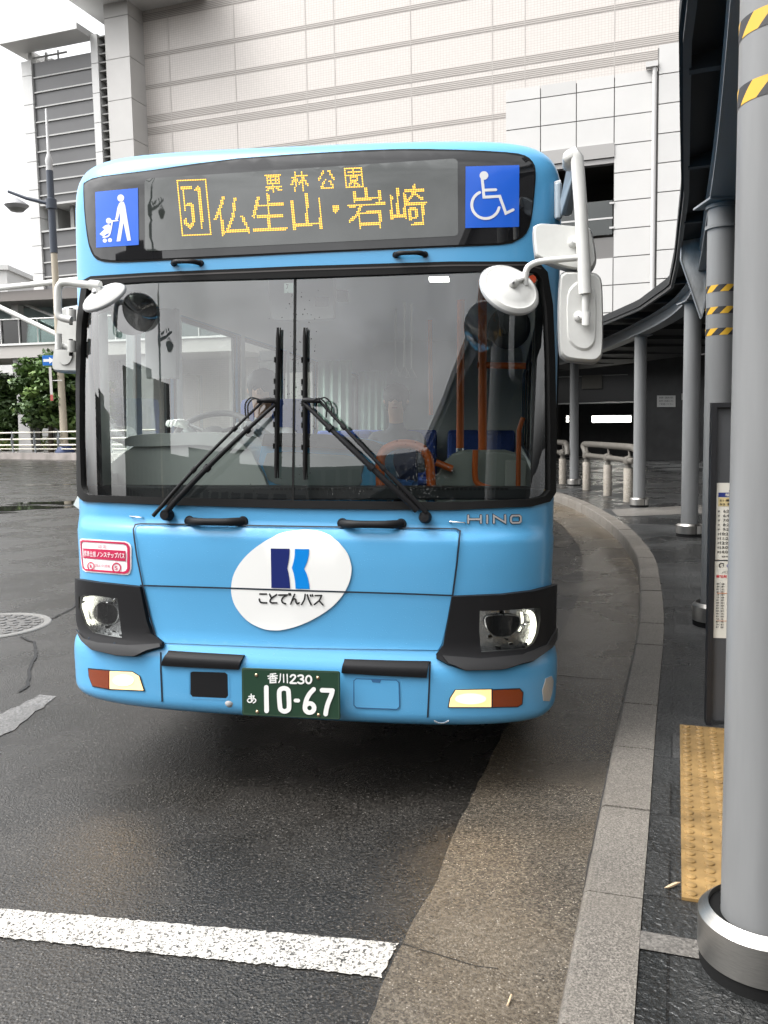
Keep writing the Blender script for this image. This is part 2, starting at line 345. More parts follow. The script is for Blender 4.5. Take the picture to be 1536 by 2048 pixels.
# painted lines
def ragged(P, am, step, seed):
    g = random.Random(seed); o = []
    for i in range(len(P)):
        a, b = np.array(P[i]), np.array(P[(i + 1) % len(P)]); n = max(1, int(np.linalg.norm(b - a) / step)); o += [tuple(a + (b - a) * k / n + np.array([g.gauss(0, am), g.gauss(0, am)])) for k in range(n)]
    return o
sheet('stop_line', ragged([(-6.0, 3.47), (-3.0, 3.07), (-1.375, 2.845), (0.02, 2.60), (-.035, 2.43), (-1.31, 2.675), (-3.05, 2.91), (-6.0, 3.31)], .0026, .014, 3), .004, m_line)
m_fade = ground_mat('faded_road_paint', (.05, .048, .046), (.16, .154, .148), (.05, .05, .05), .10, .3, .5, .3, .7, big=.35, ramp=(.36, .66))
sheet('lane_line', ragged([(-2.72, 3.4), (-2.36, 4.75), (-2.22, 5.3), (-2.10, 5.27), (-2.13, 4.6), (-2.46, 3.4)], .009, .07, 5), .004, m_fade)
def roadcrack(pts, wd):
    P = []
    rg = random.Random(len(pts))
    for a, b in zip(pts, pts[1:]):
        for t in np.linspace(0, 1, 6)[:-1]: P.append((a[0] + (b[0] - a[0]) * t + rg.uniform(-2.5, 2.5), a[1] + (b[1] - a[1]) * t))
    G = [gnd2(*p) for p in P]; v, f = ribbon(G, wd, caps=False); mb = MB(); mb.add([(*p, .0065) for p in v], f); struct(mb.build('road_crack', mat('crack_dark', (.012, .012, .012), .8)))
def gnd2(x, y): return tuple(zpl(x, y, 0)[:2])
roadcrack([(40, 1274), (68, 1285), (72, 1310), (60, 1335), (55, 1372), (35, 1388)], .022); roadcrack([(100, 1240), (150, 1215), (158, 1190)], .02); roadcrack([(800, 1888), (850, 1905), (950, 1935), (1010, 1942)], .003); roadcrack([(1112, 1352), (1170, 1358), (1240, 1362)], .008)
# manhole
mh = empty('manhole_cover', (-3.47, 7.3, 0), 'round pale iron manhole cover set in the wet asphalt', 'manhole cover')
miron = mat('worn_iron', (.12, .115, .11), .4, .3, ns=14, nv=.4, bs=60, bump=.5, bd=.01)
mb = MB(); mb.lathe((0, 0, 0), [(.52, .002), (.51, .010), (.455, .010), (.452, .004)], 48); mb.build('rim', mat('rim_iron', (.18, .175, .165), .4, .2), mh, smooth=30)
mb = MB(); mb.lathe((0, 0, 0), [(0, .007), (.447, .007), (.449, .003)], 48)
for r in (.12, .22, .32, .40):
    for k in range(int(r * 60)):
        a = 2 * math.pi * k / int(r * 60); mb.obox((r * math.cos(a), r * math.sin(a), .009), (math.cos(a), math.sin(a), 0), (-math.sin(a), math.cos(a), 0), (0, 0, 1), .026, .028, .0035)
mb.build('lid', miron, mh)
# tactile paving tiles
mt = mat('tactile_yellow', (.215, .135, .052), .34, ns=9, nv=.34, bs=80, bump=.15, bd=.004)
t0 = np.array([.912, 2.54, .17]); dx, dy = TW, np.array([*D19, 0]); rgt = random.Random(2)
for i in range(5):
    for j in range(2):
        mb = MB(); c = t0 + dx * (.15 + .302 * j) + dy * (.163 + .326 * i); mb.obox(c, dx, dy, (0, 0, 1), .1495, .1615, .006)
        for a in range(5):
            for b in range(6):
                mb.lathe(c + dx * (-.12 + .06 * a) + dy * (-.134 + .0536 * b) + np.array([0, 0, .006]), [(.018, -.001), (.0165, .004), (.010, .0065), (0, .007)], 12)
        tag(mb.build('tactile_tile', mt, smooth=40), ('yellow studded tactile tile, %s from the near end of the kerb side column' if j == 0 else 'yellow studded tactile tile behind the big pillar, %s from its near end') % ('first', 'second', 'third', 'fourth', 'fifth')[i], 'tactile tile', 'yellow tactile tiles by the stop board')
for nm, p, ln, an, lb in (('leaf', (1345, 1770), .05, .3, 'small pale dry leaf lying on the dark paving beside the tactile tiles'), ('twig', (1019, 2000), .032, 1.1, 'short pale twig lying on the gutter near the kerb')):
    c = zpl(*p, .175 if nm == 'leaf' else .012); mb = MB(); mb.tube([c + np.array([math.cos(an), math.sin(an), 0]) * ln * t + np.array([0, 0, .004 * math.sin(3 * t)]) for t in (-.6, -.3, 0, .3, .6)], [.001, .005, .006, .005, .001] if nm == 'leaf' else [.003] * 5, 6)
    tag(mb.build(nm, mat('dry_straw', (.45, .34, .22), .7)), lb, nm)
# ------------------------------------------------------------------ station building with tiled wall and panelled annex
P0 = np.array([8.4, 33, 0]); P1 = np.array([7.5, 55, 0]); P2 = P1 - NW * 1.5
def W3(a, z, P, d=0): return P + TW * a + NW * d + np.array([0, 0, z])
def wbox(mb, a0, a1, z0, z1, d0, d1, P, m=0):
    c = W3((a0 + a1) / 2, (z0 + z1) / 2, P, (d0 + d1) / 2); return mb.obox(c, TW, NW, (0, 0, 1), (a1 - a0) / 2, abs(d1 - d0) / 2, (z1 - z0) / 2, m)
def tile_mat():
    M = bpy.data.materials.new('cream_tile'); M.use_nodes = True; t = M.node_tree; b = t.nodes['Principled BSDF']; l = t.links.new; nn = t.nodes.new
    c = nn('ShaderNodeTexCoord').outputs['Object']; mp_ = nn('ShaderNodeMapping'); mp_.vector_type = 'POINT'; l(c, mp_.inputs[0])
    br = nn('ShaderNodeTexBrick'); br.offset = 0; br.inputs['Scale'].default_value = 1; br.inputs['Brick Width'].default_value = .19; br.inputs['Row Height'].default_value = .15; br.inputs['Mortar Size'].default_value = .012
    br.inputs['Color1'].default_value = (.56, .52, .487, 1); br.inputs['Color2'].default_value = (.585, .545, .51, 1); br.inputs['Mortar'].default_value = (.44, .41, .385, 1); l(mp_.outputs[0], br.inputs[0]); l(br.outputs[0], b.inputs['Base Color']); b.inputs['Roughness'].default_value = .45
    return M
st_b = empty('station_building', (7.5, 55, 0), 'tall cream tiled building with dark banded lines above a white panelled annex', 'building')
def flat(name, a0, a1, z0, z1, P, m, parent, d=0):
    """wall slab whose object x / y run along the wall and up, so tile patterns stay true"""
    mb = MB(); mb.box((a0, z0, -abs(d) - .3), (a1, z1, 0)); o = mb.build(name, m, parent)
    mw = Matrix(((TW[0], 0, -NW[0], P[0]), (TW[1], 0, -NW[1], P[1]), (TW[2], 1, 0, 0), (0, 0, 0, 1)))
    o.matrix_parent_inverse = (parent.matrix_basis).inverted(); o.matrix_basis = mw
    return o
def wpart(mb, name, m, parent, **k):
    o = mb.build(name, m, parent, **k); o.matrix_parent_inverse = parent.matrix_basis.inverted(); return o
tm = tile_mat(); flat('tiled_wall', -25.3, 16, 0, 42, P1, tm, st_b, 14)
mband = mat('band_tile', (.50, .465, .435), .5); mgr = mat('band_groove', (.27, .25, .23), .7)
for z, k in ((31.85, 5), (30.72, 5), (28.12, 3), (26.03, 3), (23.84, 5), (23.02, 5), (20.79, 3), (18.7, 3), (16.5, 5), (15.7, 5), (33.9, 3), (36.0, 3)):
    mb = MB(); hh = .055 * k; wbox(mb, -25.3, 16, z - hh, z + hh, -.012, 0, P1, 0)
    for i in range(k): wbox(mb, -25.3, 16, z - hh + .11 * i + .03, z - hh + .11 * i + .075, -.02, -.0125, P1, 1)
    wpart(mb, 'groove_band', [mband, mgr], st_b)
mb = MB()
for a in (-23.24, -18.09, -12.81, -10.78, -5.56, -.3, 1.72, 7.0): wbox(mb, a - .02, a + .02, 0, 42, -.024, -.0215, P1)
wpart(mb, 'expansion_joint', mat('joint_grey', (.46, .435, .41), .7), st_b)
# annex
wp = [mat('panel_white_%d' % i, (c, c * .985, c * .96), .28, spec=.4, ns=.8, nv=.03) for i, c in enumerate((.55, .525, .50))]
back = mat('panel_gap_dark', (.16, .155, .15), .7)
mb = MB(); wbox(mb, -3.6, -2.28, 5.0, 14.4, .03, 9, P0); wbox(mb, -2.28, .44, 11.98, 14.4, .03, 9, P0); wbox(mb, -2.28, .44, 5.0, 8.66, .03, 9, P0); wbox(mb, .44, 1.95, 5.0, 14.4, .03, 9, P0); wbox(mb, 1.95, 40, 5.0, 15.2, .03, 9, P0)
wpart(mb, 'annex_core', back, st_b)
rg = random.Random(4); mb = MB()
acol = [-3.62, -2.28, -.94, .44, 1.80]; zrow = [14.50, 14.03] + [13.0 - 1.02 * i for i in range(9)]
for i in range(4):
    for z1, z0 in zip(zrow, zrow[1:]):
        if i in (1, 2) and z0 < 11.9 and z1 > 8.7: continue
        wbox(mb, acol[i] + .018, acol[i + 1] - .018, max(z0, 5.0) + .018, z1 - .018, -.02, .02, P0, rg.choice((0, 0, 0, 1, 2)))
zr2 = [15.25 - 1.035 * i for i in range(11)]
for i in range(12):
    a0 = 1.99 + 1.42 * i
    for z1, z0 in zip(zr2, zr2[1:]): wbox(mb, a0 + .018, a0 + 1.42 - .018, z0 + .018, z1 - .018, -.14, .02, P0, rg.choice((0, 0, 1)))
wpart(mb, 'wall_panels', wp, st_b)
mb = MB(); a_, z_ = 1.86, 14.9; mb.tube([W3(1.86, 5, P0, -.12), W3(1.86, 14.5, P0, -.12)], .085, 10); wbox(mb, 1.55, 1.97, 14.5, 14.68, -.25, 0, P0); wpart(mb, 'downpipe', mat('pipe_grey', (.52, .51, .50), .4), st_b, smooth=40)
mb = MB(); wbox(mb, -2.3, .46, 11.55, 12.05, -.06, .4, P0); wbox(mb, -2.3, .46, 11.35, 11.52, -.0, .3, P0); wpart(mb, 'opening_lintel', mat('lintel_grey', (.33, .32, .31), .4), st_b)
mb = MB(); wbox(mb, -2.28, .44, 8.66, 11.98, 5.0, 5.2, P0); wbox(mb, -2.28, .44, 11.9, 11.98, .4, 5, P0); wbox(mb, -2.4, -2.28, 8.6, 12, .4, 5, P0); wbox(mb, .44, .56, 8.6, 12, .4, 5, P0); wpart(mb, 'loggia_recess', mat('recess_taupe', (.09, .08, .068), .7), st_b)
mb = MB(); wbox(mb, -2.2, .40, 8.75, 10.0, -.02, -.005, P0); bg_ = wpart(mb, 'balustrade_glass', glass('balustrade_glass', (.55, .60, .58), 1.5, 1.5), st_b)
mb = MB(); wbox(mb, -2.2, .42, 9.32, 9.38, -.05, -.025, P0)
for z in (8.95, 9.85): wbox(mb, .30, .46, z, z + .07, -.07, -.025, P0)
wpart(mb, 'balustrade_rail', mat('pipe_grey'), st_b)
# ground floor of the station under the annex: dark concourse
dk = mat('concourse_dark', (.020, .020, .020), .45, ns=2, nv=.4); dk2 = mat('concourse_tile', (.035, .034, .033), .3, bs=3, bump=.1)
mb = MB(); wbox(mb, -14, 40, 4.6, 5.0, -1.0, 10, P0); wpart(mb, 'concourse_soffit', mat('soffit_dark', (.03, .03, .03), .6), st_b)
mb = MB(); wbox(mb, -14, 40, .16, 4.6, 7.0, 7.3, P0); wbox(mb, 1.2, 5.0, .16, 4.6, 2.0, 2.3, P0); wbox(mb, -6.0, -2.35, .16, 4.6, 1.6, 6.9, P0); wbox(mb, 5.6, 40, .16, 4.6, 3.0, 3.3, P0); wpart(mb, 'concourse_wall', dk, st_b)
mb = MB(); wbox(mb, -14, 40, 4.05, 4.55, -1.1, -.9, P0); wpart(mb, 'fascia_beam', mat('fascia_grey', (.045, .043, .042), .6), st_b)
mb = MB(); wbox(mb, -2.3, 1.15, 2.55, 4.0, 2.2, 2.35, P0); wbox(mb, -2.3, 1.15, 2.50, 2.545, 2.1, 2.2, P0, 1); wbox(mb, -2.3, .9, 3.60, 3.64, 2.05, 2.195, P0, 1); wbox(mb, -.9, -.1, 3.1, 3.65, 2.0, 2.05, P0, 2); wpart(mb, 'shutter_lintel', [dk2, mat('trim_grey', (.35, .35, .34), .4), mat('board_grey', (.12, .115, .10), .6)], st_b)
tube_m = mat('fluorescent_tube', (1, 1, 1), .4, emit=(1, .97, .88), es=6)
def vp3(x, y, d): 
    P = P0 + NW * d; a, z = vpl(x, y, P); return W3(a, z, P)
for k, (px, lb) in enumerate((((1184, 1262), 'lit twin fluorescent tubes on the dark wall behind the pipe railing'), ((1133, 1137), 'short glimpse of lit fluorescent tubes left of the slim far column'))):
    A, B = vp3(px[0], 838, 5.5), vp3(px[1], 838, 5.5); fl = empty('fluorescent_lamp', tuple((A + B) / 2), lb, 'lamp', 'fluorescent lamps in the dark concourse')
    for dz in (.075, -.075):
        mb = MB(); mb.tube([A + np.array([0, 0, dz]), B + np.array([0, 0, dz])], .05, 10); o = mb.build('tube', tube_m, fl, smooth=60); o.matrix_parent_inverse = fl.matrix_basis.inverted()
    mb = MB(); C_ = (A + B) / 2 + NW * .08; mb.obox(C_, TW, NW, (0, 0, 1), np.linalg.norm(B - A) / 2 + .02, .02, .16); o = mb.build('batten', mat('batten_grey', (.2, .2, .2), .6), fl); o.matrix_parent_inverse = fl.matrix_basis.inverted()
mn = mat('notice_paper', (.42, .42, .41), .6)
for (x0, y0, x1, y1, lb, rows) in ((1314, 791, 1351, 814, 'wide white paper notice with three text lines on the dark concourse wall', ('乗車券・回数券の発売', '案内所・待合室はこちら', 'ご利用ください')), (1363, 787, 1372, 800, 'small white paper notice beside the larger one on the dark wall', ('ご案内',))):
    A = [vp3(x, y, 1.9) for x, y in ((x0, y1), (x1, y1), (x1, y0), (x0, y0))]; e = empty('paper_notice', tuple(A[0]), lb, 'notice')
    mb = MB(); mb.prism(A, NW * .02); o = mb.build('sheet', mn, e); o.matrix_parent_inverse = e.matrix_basis.inverted()
    for i, s in enumerate(rows):
        mb = MB(); v, f = fontmesh(s); A_ = np.array(A); t0_, t1_ = .72 - .28 * i, .90 - .28 * i
        V = [A_[0] + (A_[1] - A_[0]) * (.12 + .76 * q[0]) + (A_[3] - A_[0]) * (t0_ + (t1_ - t0_) * q[1]) - NW * .004 for q in v]; mb.add(V, f)
        o = mb.build('lettering', mat('ink_black', (.012, .012, .012), .5), e); o.matrix_parent_inverse = e.matrix_basis.inverted()
# ------------------------------------------------------------------ left tower
tw = empty('office_tower', tuple(W3(-31, 0, P2)), 'grey banded office tower with white framed edges left of the cream wall', 'building')
def tbox(items, name, m, **k):
    mb = MB(); [wbox(mb, *i[:6], P2, *(i[6:])) for i in items]; return wpart(mb, name, m, tw, **k)
tw_w = mat('tower_white', (.56, .56, .55), .35, ns=.3, nv=.04); tw_g = mat('tower_grey', (.115, .115, .117), .28, spec=.5, ns=.25, nv=.12); tw_l = mat('tower_fin', (.45, .45, .44), .4)
tbox([(-33.65, -28.5, 18.45, 28.38, 0, 7), (-33.65, -28.5, 0, 16.42, 0, 7)], 'curtain_wall', tw_g)
tbox([(-33.65, -28.5, 27.33 - 1.035 * i - .045, 27.33 - 1.035 * i + .045, -.10, -.002) for i in range(9) ] + [(-33.65, -28.5, 15.3 - 1.035 * i - .045, 15.3 - 1.035 * i + .045, -.10, -.002) for i in range(12)] + [(-33.65, -28.5, 18.3, 18.445, -.15, 7), (-33.65, -28.5, 16.43, 16.55, -.15, 7)], 'transom', tw_l)
rgz = [0] + [1.5 + 2.0 * i for i in range(14)] + [28.55]
mb = MB()
for z0, z1 in zip(rgz, rgz[1:]): wbox(mb, -34.55, -33.66, z0 + .02, z1 - .02, -.2, 7, P2); wbox(mb, -28.49, -27.92, z0 + .02, z1 + .9 if z1 > 28 else z1 - .02, -.2, .6, P2)
wpart(mb, 'white_pier', tw_w, tw)
tbox([(-27.9, -27.2, 0, 29.6, .5, 7)], 'slot_glass', mat('slot_glass', (.10, .10, .10), .2)); [tbox([(-27.9, -27.2, .8 + .58 * i, .8 + .58 * i + .09, -.1, .48)], 'louvre', mat('louvre_grey', (.22, .22, .21), .5)) for i in range(50)]
mb = MB()
for i in range(12): wbox(mb, -27.19, -25.25, .02 + 2.75 * i, 2.75 * (i + 1) - .02, -.3, 4, P2)
wpart(mb, 'stair_shaft', mat('shaft_grey', (.47, .46, .445), .5, ns=.4, nv=.05), tw)
tbox([(-27.15, -25.3, 0, 33, -.25, 3.9)], 'shaft_core', back)
tbox([(-29.0, -20, 31.2, 33.6, -2.2, 6)], 'roof_slab', tw_w)
tbox([(-35.2, -28.5, 29.3, 29.72, -1.6, .3), (-35.2, -34.4, 29.3, 29.72, .3, 6)], 'roof_frame', mat('frame_grey', (.62, .62, .61), .45))
tbox([(-34.2, -33.9, 28.4, 29.25, .2, .6), (-33.0, -32.85, 28.4, 29.25, .5, .65), (-31.9, -31.8, 28.4, 29.25, .5, .6), (-33.9, -31.0, 28.9, 29.0, .4, .5), (-33.3, -32.6, 28.45, 28.9, .8, 1.4), (-32.2, -31.9, 28.45, 28.8, .8, 1.4)], 'roof_rails', tw_l)
tbox([(-31.5, -31.2, 16.55, 18.3, .5, .8), (-33.5, -32.7, 16.55, 18.3, .6, 6)], 'passage_column', mat('louvre_grey'))
# ------------------------------------------------------------------ pedestrian deck
P3 = np.array([-24.0, 60, 0])
def q3(x, y, d=0):
    P = P3 + NW * d; a, z = vpl(x, y, P); return W3(a, z, P)
dkk = empty('pedestrian_deck', tuple(P3), 'elevated white walkway with glass parapets crossing behind the trees', 'walkway')
def dpart(mb, name, m, **k): return wpart(mb, name, m, dkk, **k)
wt = mat('white_steel', (.66, .66, .64), .35)
def ext(a, b, k0=-1.5, k1=3.0): return a + (b - a) * k0, a + (b - a) * k1
mb = MB(); A, B = ext(q3(0, 576), q3(150, 560)); mb.tube([A, B], .20, 12); dpart(mb, 'top_tube', wt, smooth=60)
def dslab(y0a, y0b, y1a, y1b, name, m, dep, d=0):
    A, B = ext(q3(0, y0a, d), q3(150, y0b, d)); C_, D_ = ext(q3(0, y1a, d), q3(150, y1b, d)); mb = MB(); mb.prism([A, B, D_, C_], NW * dep); return dpart(mb, name, m)
dslab(584, 575, 603, 596, 'roof', mat('deck_roof', (.17, .155, .145), .5), 5)
dslab(692, 686, 717, 712, 'deck_slab', mat('deck_fascia', (.42, .40, .38), .6), 5.5, -.3)
dslab(688, 682, 692, 686, 'edge_strip', wt, .4, -.4)
dslab(640, 634, 688, 682, 'parapet_glass', glass('parapet_glass', (.50, .62, .60), 1.5, 1.6), .03)
dslab(604, 598, 690, 684, 'rear_wall', mat('rear_wall_grey', (.38, .47, .47), .5), .2, 3.5)
dslab(645, 639, 684, 679, 'rear_dado', mat('dado_teal', (.26, .33, .33), .4), .1, 3.3)
mb = MB(); A, B = ext(q3(0, 640, -.1), q3(150, 634, -.1)); mb.tube([A, B], .05, 8)
for k in np.linspace(-1.5, 3, 19):
    p = q3(0, 640, -.1) + (q3(150, 634, -.1) - q3(0, 640, -.1)) * k; mb.tube([p, p - np.array([0, 0, 1.7])], .035, 6)
dpart(mb, 'parapet_rail', wt, smooth=60)
for p, q, r in (((-30, 600), (125, 674), .17), ((38, 604), (112, 634), .10)):
    mb = MB(); mb.tube([q3(*p, -.6 if r > .15 else 2), q3(*q, -.6 if r > .15 else 2)], r, 10); dpart(mb, 'brace_tube', wt, smooth=60)
for x0, x1 in ((28, 40), (-120, -108), (240, 252)):
    mb = MB(); A = [q3(x, 606, 2.0) for x in (x0, x1)]; mb.obox((A[0] + A[1]) / 2 - np.array([0, 0, 1.8]), TW, NW, (0, 0, 1), .3, .3, 1.75); dpart(mb, 'roof_post', wt)
for xc in (50, -160, 300):
    a0 = q3(xc, 717, .5); mb = MB(); b0 = np.array([a0[0], a0[1], .42]); z1 = a0[2]
    for wz, hz in (((.75, z1 - .42),)):
        ring = []
        for z, hw in ((.42, .62), (1.2, .55), (3.5, .47), (z1 - 1.2, .55), (z1 + .3, .72)): ring += [tuple(b0[:2] + TW[:2] * hw * i + NW[:2] * .5 * j) + (z,) for i, j in ((-1, -1), (1, -1), (1, 1), (-1, 1))]
        mb.add(ring, [(4 * k + i, 4 * k + (i + 1) % 4, 4 * k + 4 + (i + 1) % 4, 4 * k + 4 + i) for k in range(4) for i in range(4)])
    dpart(mb, 'pier', mat('pier_concrete', (.34, .335, .33), .6, ns=1.5, nv=.08), bevel=.05)
# ------------------------------------------------------------------ island with kerb, fence, lamp, sign, trees
KA, KB = zpl(0, 918, 0)[:2], zpl(150, 920, 0)[:2]; kd = (KB - KA) / np.linalg.norm(KB - KA); kn = np.array([-kd[1], kd[0]]); kn = kn if kn[1] > 0 else -kn
E0, E1_ = KA - kd * 60, KB + kd * 10
mb = MB(); mb.prism([(*E0, 0), (*E1_, 0), (*(E1_ + kn * .3), 0), (*(E0 + kn * .3), 0)], (0, 0, .42)); struct(mb.build('kerb', mat('island_kerb', (.24, .215, .20), .7, ns=1.2, nv=.3)))
sheet('island_pavement', [tuple(E0 + kn * .28), tuple(E1_ + kn * .28), tuple(E1_ + kn * 60), tuple(E0 + kn * 60)], .415, mat('island_paving', (.22, .21, .20), .6, ns=.8, nv=.2), thick=.3)
fe = empty('guard_fence', (*(KA + kn * 1.0), .42), 'cream three rail guard fence with grey posts along the far kerb', 'fence')
fb = KA + kn * .9
def fpart(mb, n, m): o = mb.build(n, m, fe, smooth=50); o.matrix_parent_inverse = fe.matrix_basis.inverted(); return o
for z in (.25, .52, .92, 1.38):
    mb = MB(); mb.tube([(*(fb - kd * 40), .42 + z), (*(fb + kd * 16), .42 + z)], .055 if z > .3 else .035, 8); fpart(mb, 'rail', mat('fence_cream', (.60, .575, .50), .5))
for k in range(-14, 6):
    p = fb + kd * (k * 2.85 + .2); mb = MB(); mb.tube([(*p, .42), (*p, 1.9)], .075, 8); mb.tube([(*(p - kn * .1), .9), (*(p - kn * .1), 1.5)], .05, 6); fpart(mb, 'post', mat('fence_post', (.22, .235, .25), .5))
def lamp_post(base, Y, sc, name, label, group, arm_dir):
    L_ = empty('street_lamp', tuple(base), label, 'street lamp', group)
    def lp(mb, n, m): return mb.build(n, m, L_, smooth=50)
    beige, navy = mat('pole_beige', (.42, .37, .29), .5), mat('pole_navy', (.045, .055, .075), .4)
    mb = MB(); mb.tube([(0, 0, 0), (0, 0, 13.0)], [.25, .20], 16); lp(mb, 'pole', beige)
    mb = MB(); mb.lathe((0, 0, 0), [(.62, 0), (.60, .12), (.42, .42), (.26, .44)], 20); lp(mb, 'base_cover', mat('base_navy', (.02, .035, .10), .4))
    mb = MB(); mb.tube([(0, 0, 13.0), (0, 0, 18.2)], [.24, .22], 16); mb.lathe((0, 0, 16.1), [(.23, -.35), (.34, -.3), (.34, .3), (.23, .35)], 16); lp(mb, 'upper_pole', navy)
    mb = MB(); mb.lathe((0, 0, 0), [(.22, 18.2), (.20, 18.5), (.24, 18.8), (.13, 19.2), (.10, 19.25), (.07, 22.0), (0, 22.1)], 14); lp(mb, 'spire', mat('spire_grey', (.42, .42, .42), .35))
    ax = np.array(arm_dir) / np.linalg.norm(arm_dir)
    mb = MB(); mb.tube([(0, 0, 16.1), tuple(ax * 1.6 + np.array([0, 0, 16.5])), tuple(ax * 2.75 + np.array([0, 0, 16.95]))], [.13, .11, .09], 10); lp(mb, 'arm', navy)
    c = ax * 2.25 + np.array([0, 0, 16.05]); mb = MB(); mb.lathe(c, [(0, .48), (.18, .44), (.5, .22), (.74, .05), (.76, 0), (.70, -.06), (.56, -.2)], 24); lu = lp(mb, 'luminaire', mat('luminaire_grey', (.30, .30, .31), .4)); mb = MB(); mb.lathe(c, [(.55, -.20), (.40, -.36), (0, -.42)], 24); mb.build('diffuser', mat('luminaire_lens', (.18, .18, .18), .3), lu, smooth=60)
    return L_
b0 = at(130, 905, 57); lamp_post((b0[0], b0[1], .42), 57, 1, 'street_lamp', 'tall beige lamp post with dark upper pole and one dish luminaire at far left', None, (-1, 0, 0))
# one-way sign
sp_ = at(99, 737, 56); sg = empty('road_sign', (sp_[0], sp_[1], .42), 'blue rectangular sign with a white right arrow on the lamp post', 'sign')
pz = [at(88, 711, 56)[2], at(88, 731, 56)[2]]; zc_, hh = (pz[0] + pz[1]) / 2 - .42, (pz[0] - pz[1]) / 2
mb = MB(); mb.box((-.42, -.02, zc_ - hh), (.42, .02, zc_ + hh)); mb.build('panel', mat('sign_blue', (.01, .14, .50), .4), sg)
mb = MB(); mb.prism([(x, -.024, zc_ + z * hh) for x, z in ((-.36, .28), (.02, .28), (.02, .66), (.36, 0), (.02, -.66), (.02, -.28), (-.36, -.28))], (0, -.004, 0)); mb.build('arrow', mat('sign_white', (.78, .78, .78), .5), sg)
for a_, z_ in ((.0, 0), (.12, -1.3)): mb = MB(); mb.tube([(.75, .06, zc_ + z_), (a_, .06, zc_ + z_)], .03, 8); mb.build('bracket', mat('pipe_grey'), sg)
mb = MB(); mb.box((-.05, 0, zc_ - 2.6), (.12, .03, zc_ - hh - .1)); mb.box((-.051, -.003, zc_ - 2.6), (.121, -.001, zc_ - 2.2), 1); mb.build('name_strip', [mat('strip_cream', (.55, .52, .50), .5), mat('strip_red', (.45, .10, .09), .5)], sg)
# trees: trunk with limbs, crown of leaf faces in clumps
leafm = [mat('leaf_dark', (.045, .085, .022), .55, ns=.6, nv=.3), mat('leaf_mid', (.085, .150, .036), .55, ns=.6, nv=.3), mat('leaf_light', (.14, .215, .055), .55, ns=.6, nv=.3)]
def tree(x, y, z0, h, R, seed, label, mats=leafm, lo=.3):
    rg = random.Random(seed); T_ = empty('tree', (x, y, z0), label, 'tree', 'trees beyond the guard fence')
    mb = MB(); mb.tube([(0, 0, 0), (.05, 0, h * .25), (-.05, .05, h * .5), (0, 0, h * .8)], [.20, .15, .11, .03], 9); cl = []
    for k in range(9):
        a = rg.uniform(0, 6.28); z1 = h * rg.uniform(.22, .55); r = R * rg.uniform(.5, .85); e = (r * math.cos(a), r * math.sin(a), z1 + h * rg.uniform(.12, .32)); mb.tube([(0, 0, z1), tuple(np.array(e) * [.5, .5, 1] + np.array([0, 0, -.1])), e], [.07, .05, .015], 6); cl.append(e)
    mb.build('trunk', mat('bark', (.07, .055, .042), .8, bs=12, bump=.5, bd=.02), T_, smooth=60)
    mb = MB()
    for k in range(58):
        a = rg.uniform(0, 6.28); rr = R * math.sqrt(rg.random()) * .85; z = h * rg.uniform(lo, .95); k_ = 1 - ((z / h - .58) / .5) ** 2; cl.append((rr * math.cos(a) * max(.35, k_), rr * math.sin(a) * max(.35, k_), z))
    for c in cl:
        mi = rg.choice((0, 0, 1, 1, 2)); cr_ = R * rg.uniform(.20, .36)
        for _ in range(150):
            d = np.array([rg.gauss(0, 1) for _ in range(3)]); d /= np.linalg.norm(d); p = np.array(c) + d * cr_ * (rg.random() ** .4) * np.array([1, 1, .72])
            a = np.array([rg.gauss(0, 1), rg.gauss(0, 1), rg.gauss(0, .6)]); a /= np.linalg.norm(a); b = np.cross(a, d + .3); b /= np.linalg.norm(b) + 1e-6; q = rg.uniform(.09, .16)
            mb.add([p - a * q * 1.7, p + b * q * .8, p + a * q * 1.7, p - b * q * .8], [(0, 1, 2, 3)], mi if rg.random() < .75 else rg.randrange(3))
    mb.build('crown', mats, T_, fix=False)
tp = at(100, 860, 58.6); tree(tp[0], tp[1], .42, 6.9, 2.35, 1, 'bright green bushy tree left of the lamp post below the walkway')
tp = at(165, 860, 59.5); tree(tp[0], tp[1], .42, 6.2, 2.6, 2, 'dark green tree right of the lamp post behind the bus edge', lo=.15)
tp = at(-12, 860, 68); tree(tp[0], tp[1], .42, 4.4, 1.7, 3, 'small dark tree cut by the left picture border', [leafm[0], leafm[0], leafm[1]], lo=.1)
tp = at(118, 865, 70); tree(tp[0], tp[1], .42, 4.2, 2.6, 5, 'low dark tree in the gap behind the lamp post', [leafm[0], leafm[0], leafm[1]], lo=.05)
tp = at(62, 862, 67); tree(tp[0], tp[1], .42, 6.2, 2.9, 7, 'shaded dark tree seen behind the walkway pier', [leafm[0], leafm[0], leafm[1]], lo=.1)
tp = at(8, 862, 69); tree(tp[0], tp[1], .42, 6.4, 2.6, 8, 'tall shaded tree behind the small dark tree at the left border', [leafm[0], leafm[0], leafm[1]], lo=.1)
rg = random.Random(9); mb = MB(); A, B = q3(-150, 866, 4), q3(260, 868, 4)
for _ in range(5200):
    t = rg.random(); p = A + (B - A) * t; p = np.array([p[0] + rg.uniform(-.5, .5), p[1] + rg.uniform(-.6, .6), .42 + rg.uniform(.1, .95)]); a = np.array([rg.gauss(0, 1) for _ in range(3)]); a /= np.linalg.norm(a); b = np.cross(a, (0.3, 1, .2)); b /= np.linalg.norm(b); q = rg.uniform(.06, .12); mb.add([p - a * q, p + b * q, p + a * q, p - b * q], [(0, 1, 2, 3)], rg.randrange(2))
tag(mb.build('hedge', [leafm[1], mat('hedge_yellow', (.16, .17, .045), .6)], fix=False), 'low clipped yellow green hedge below the trees behind the fence', 'hedge')
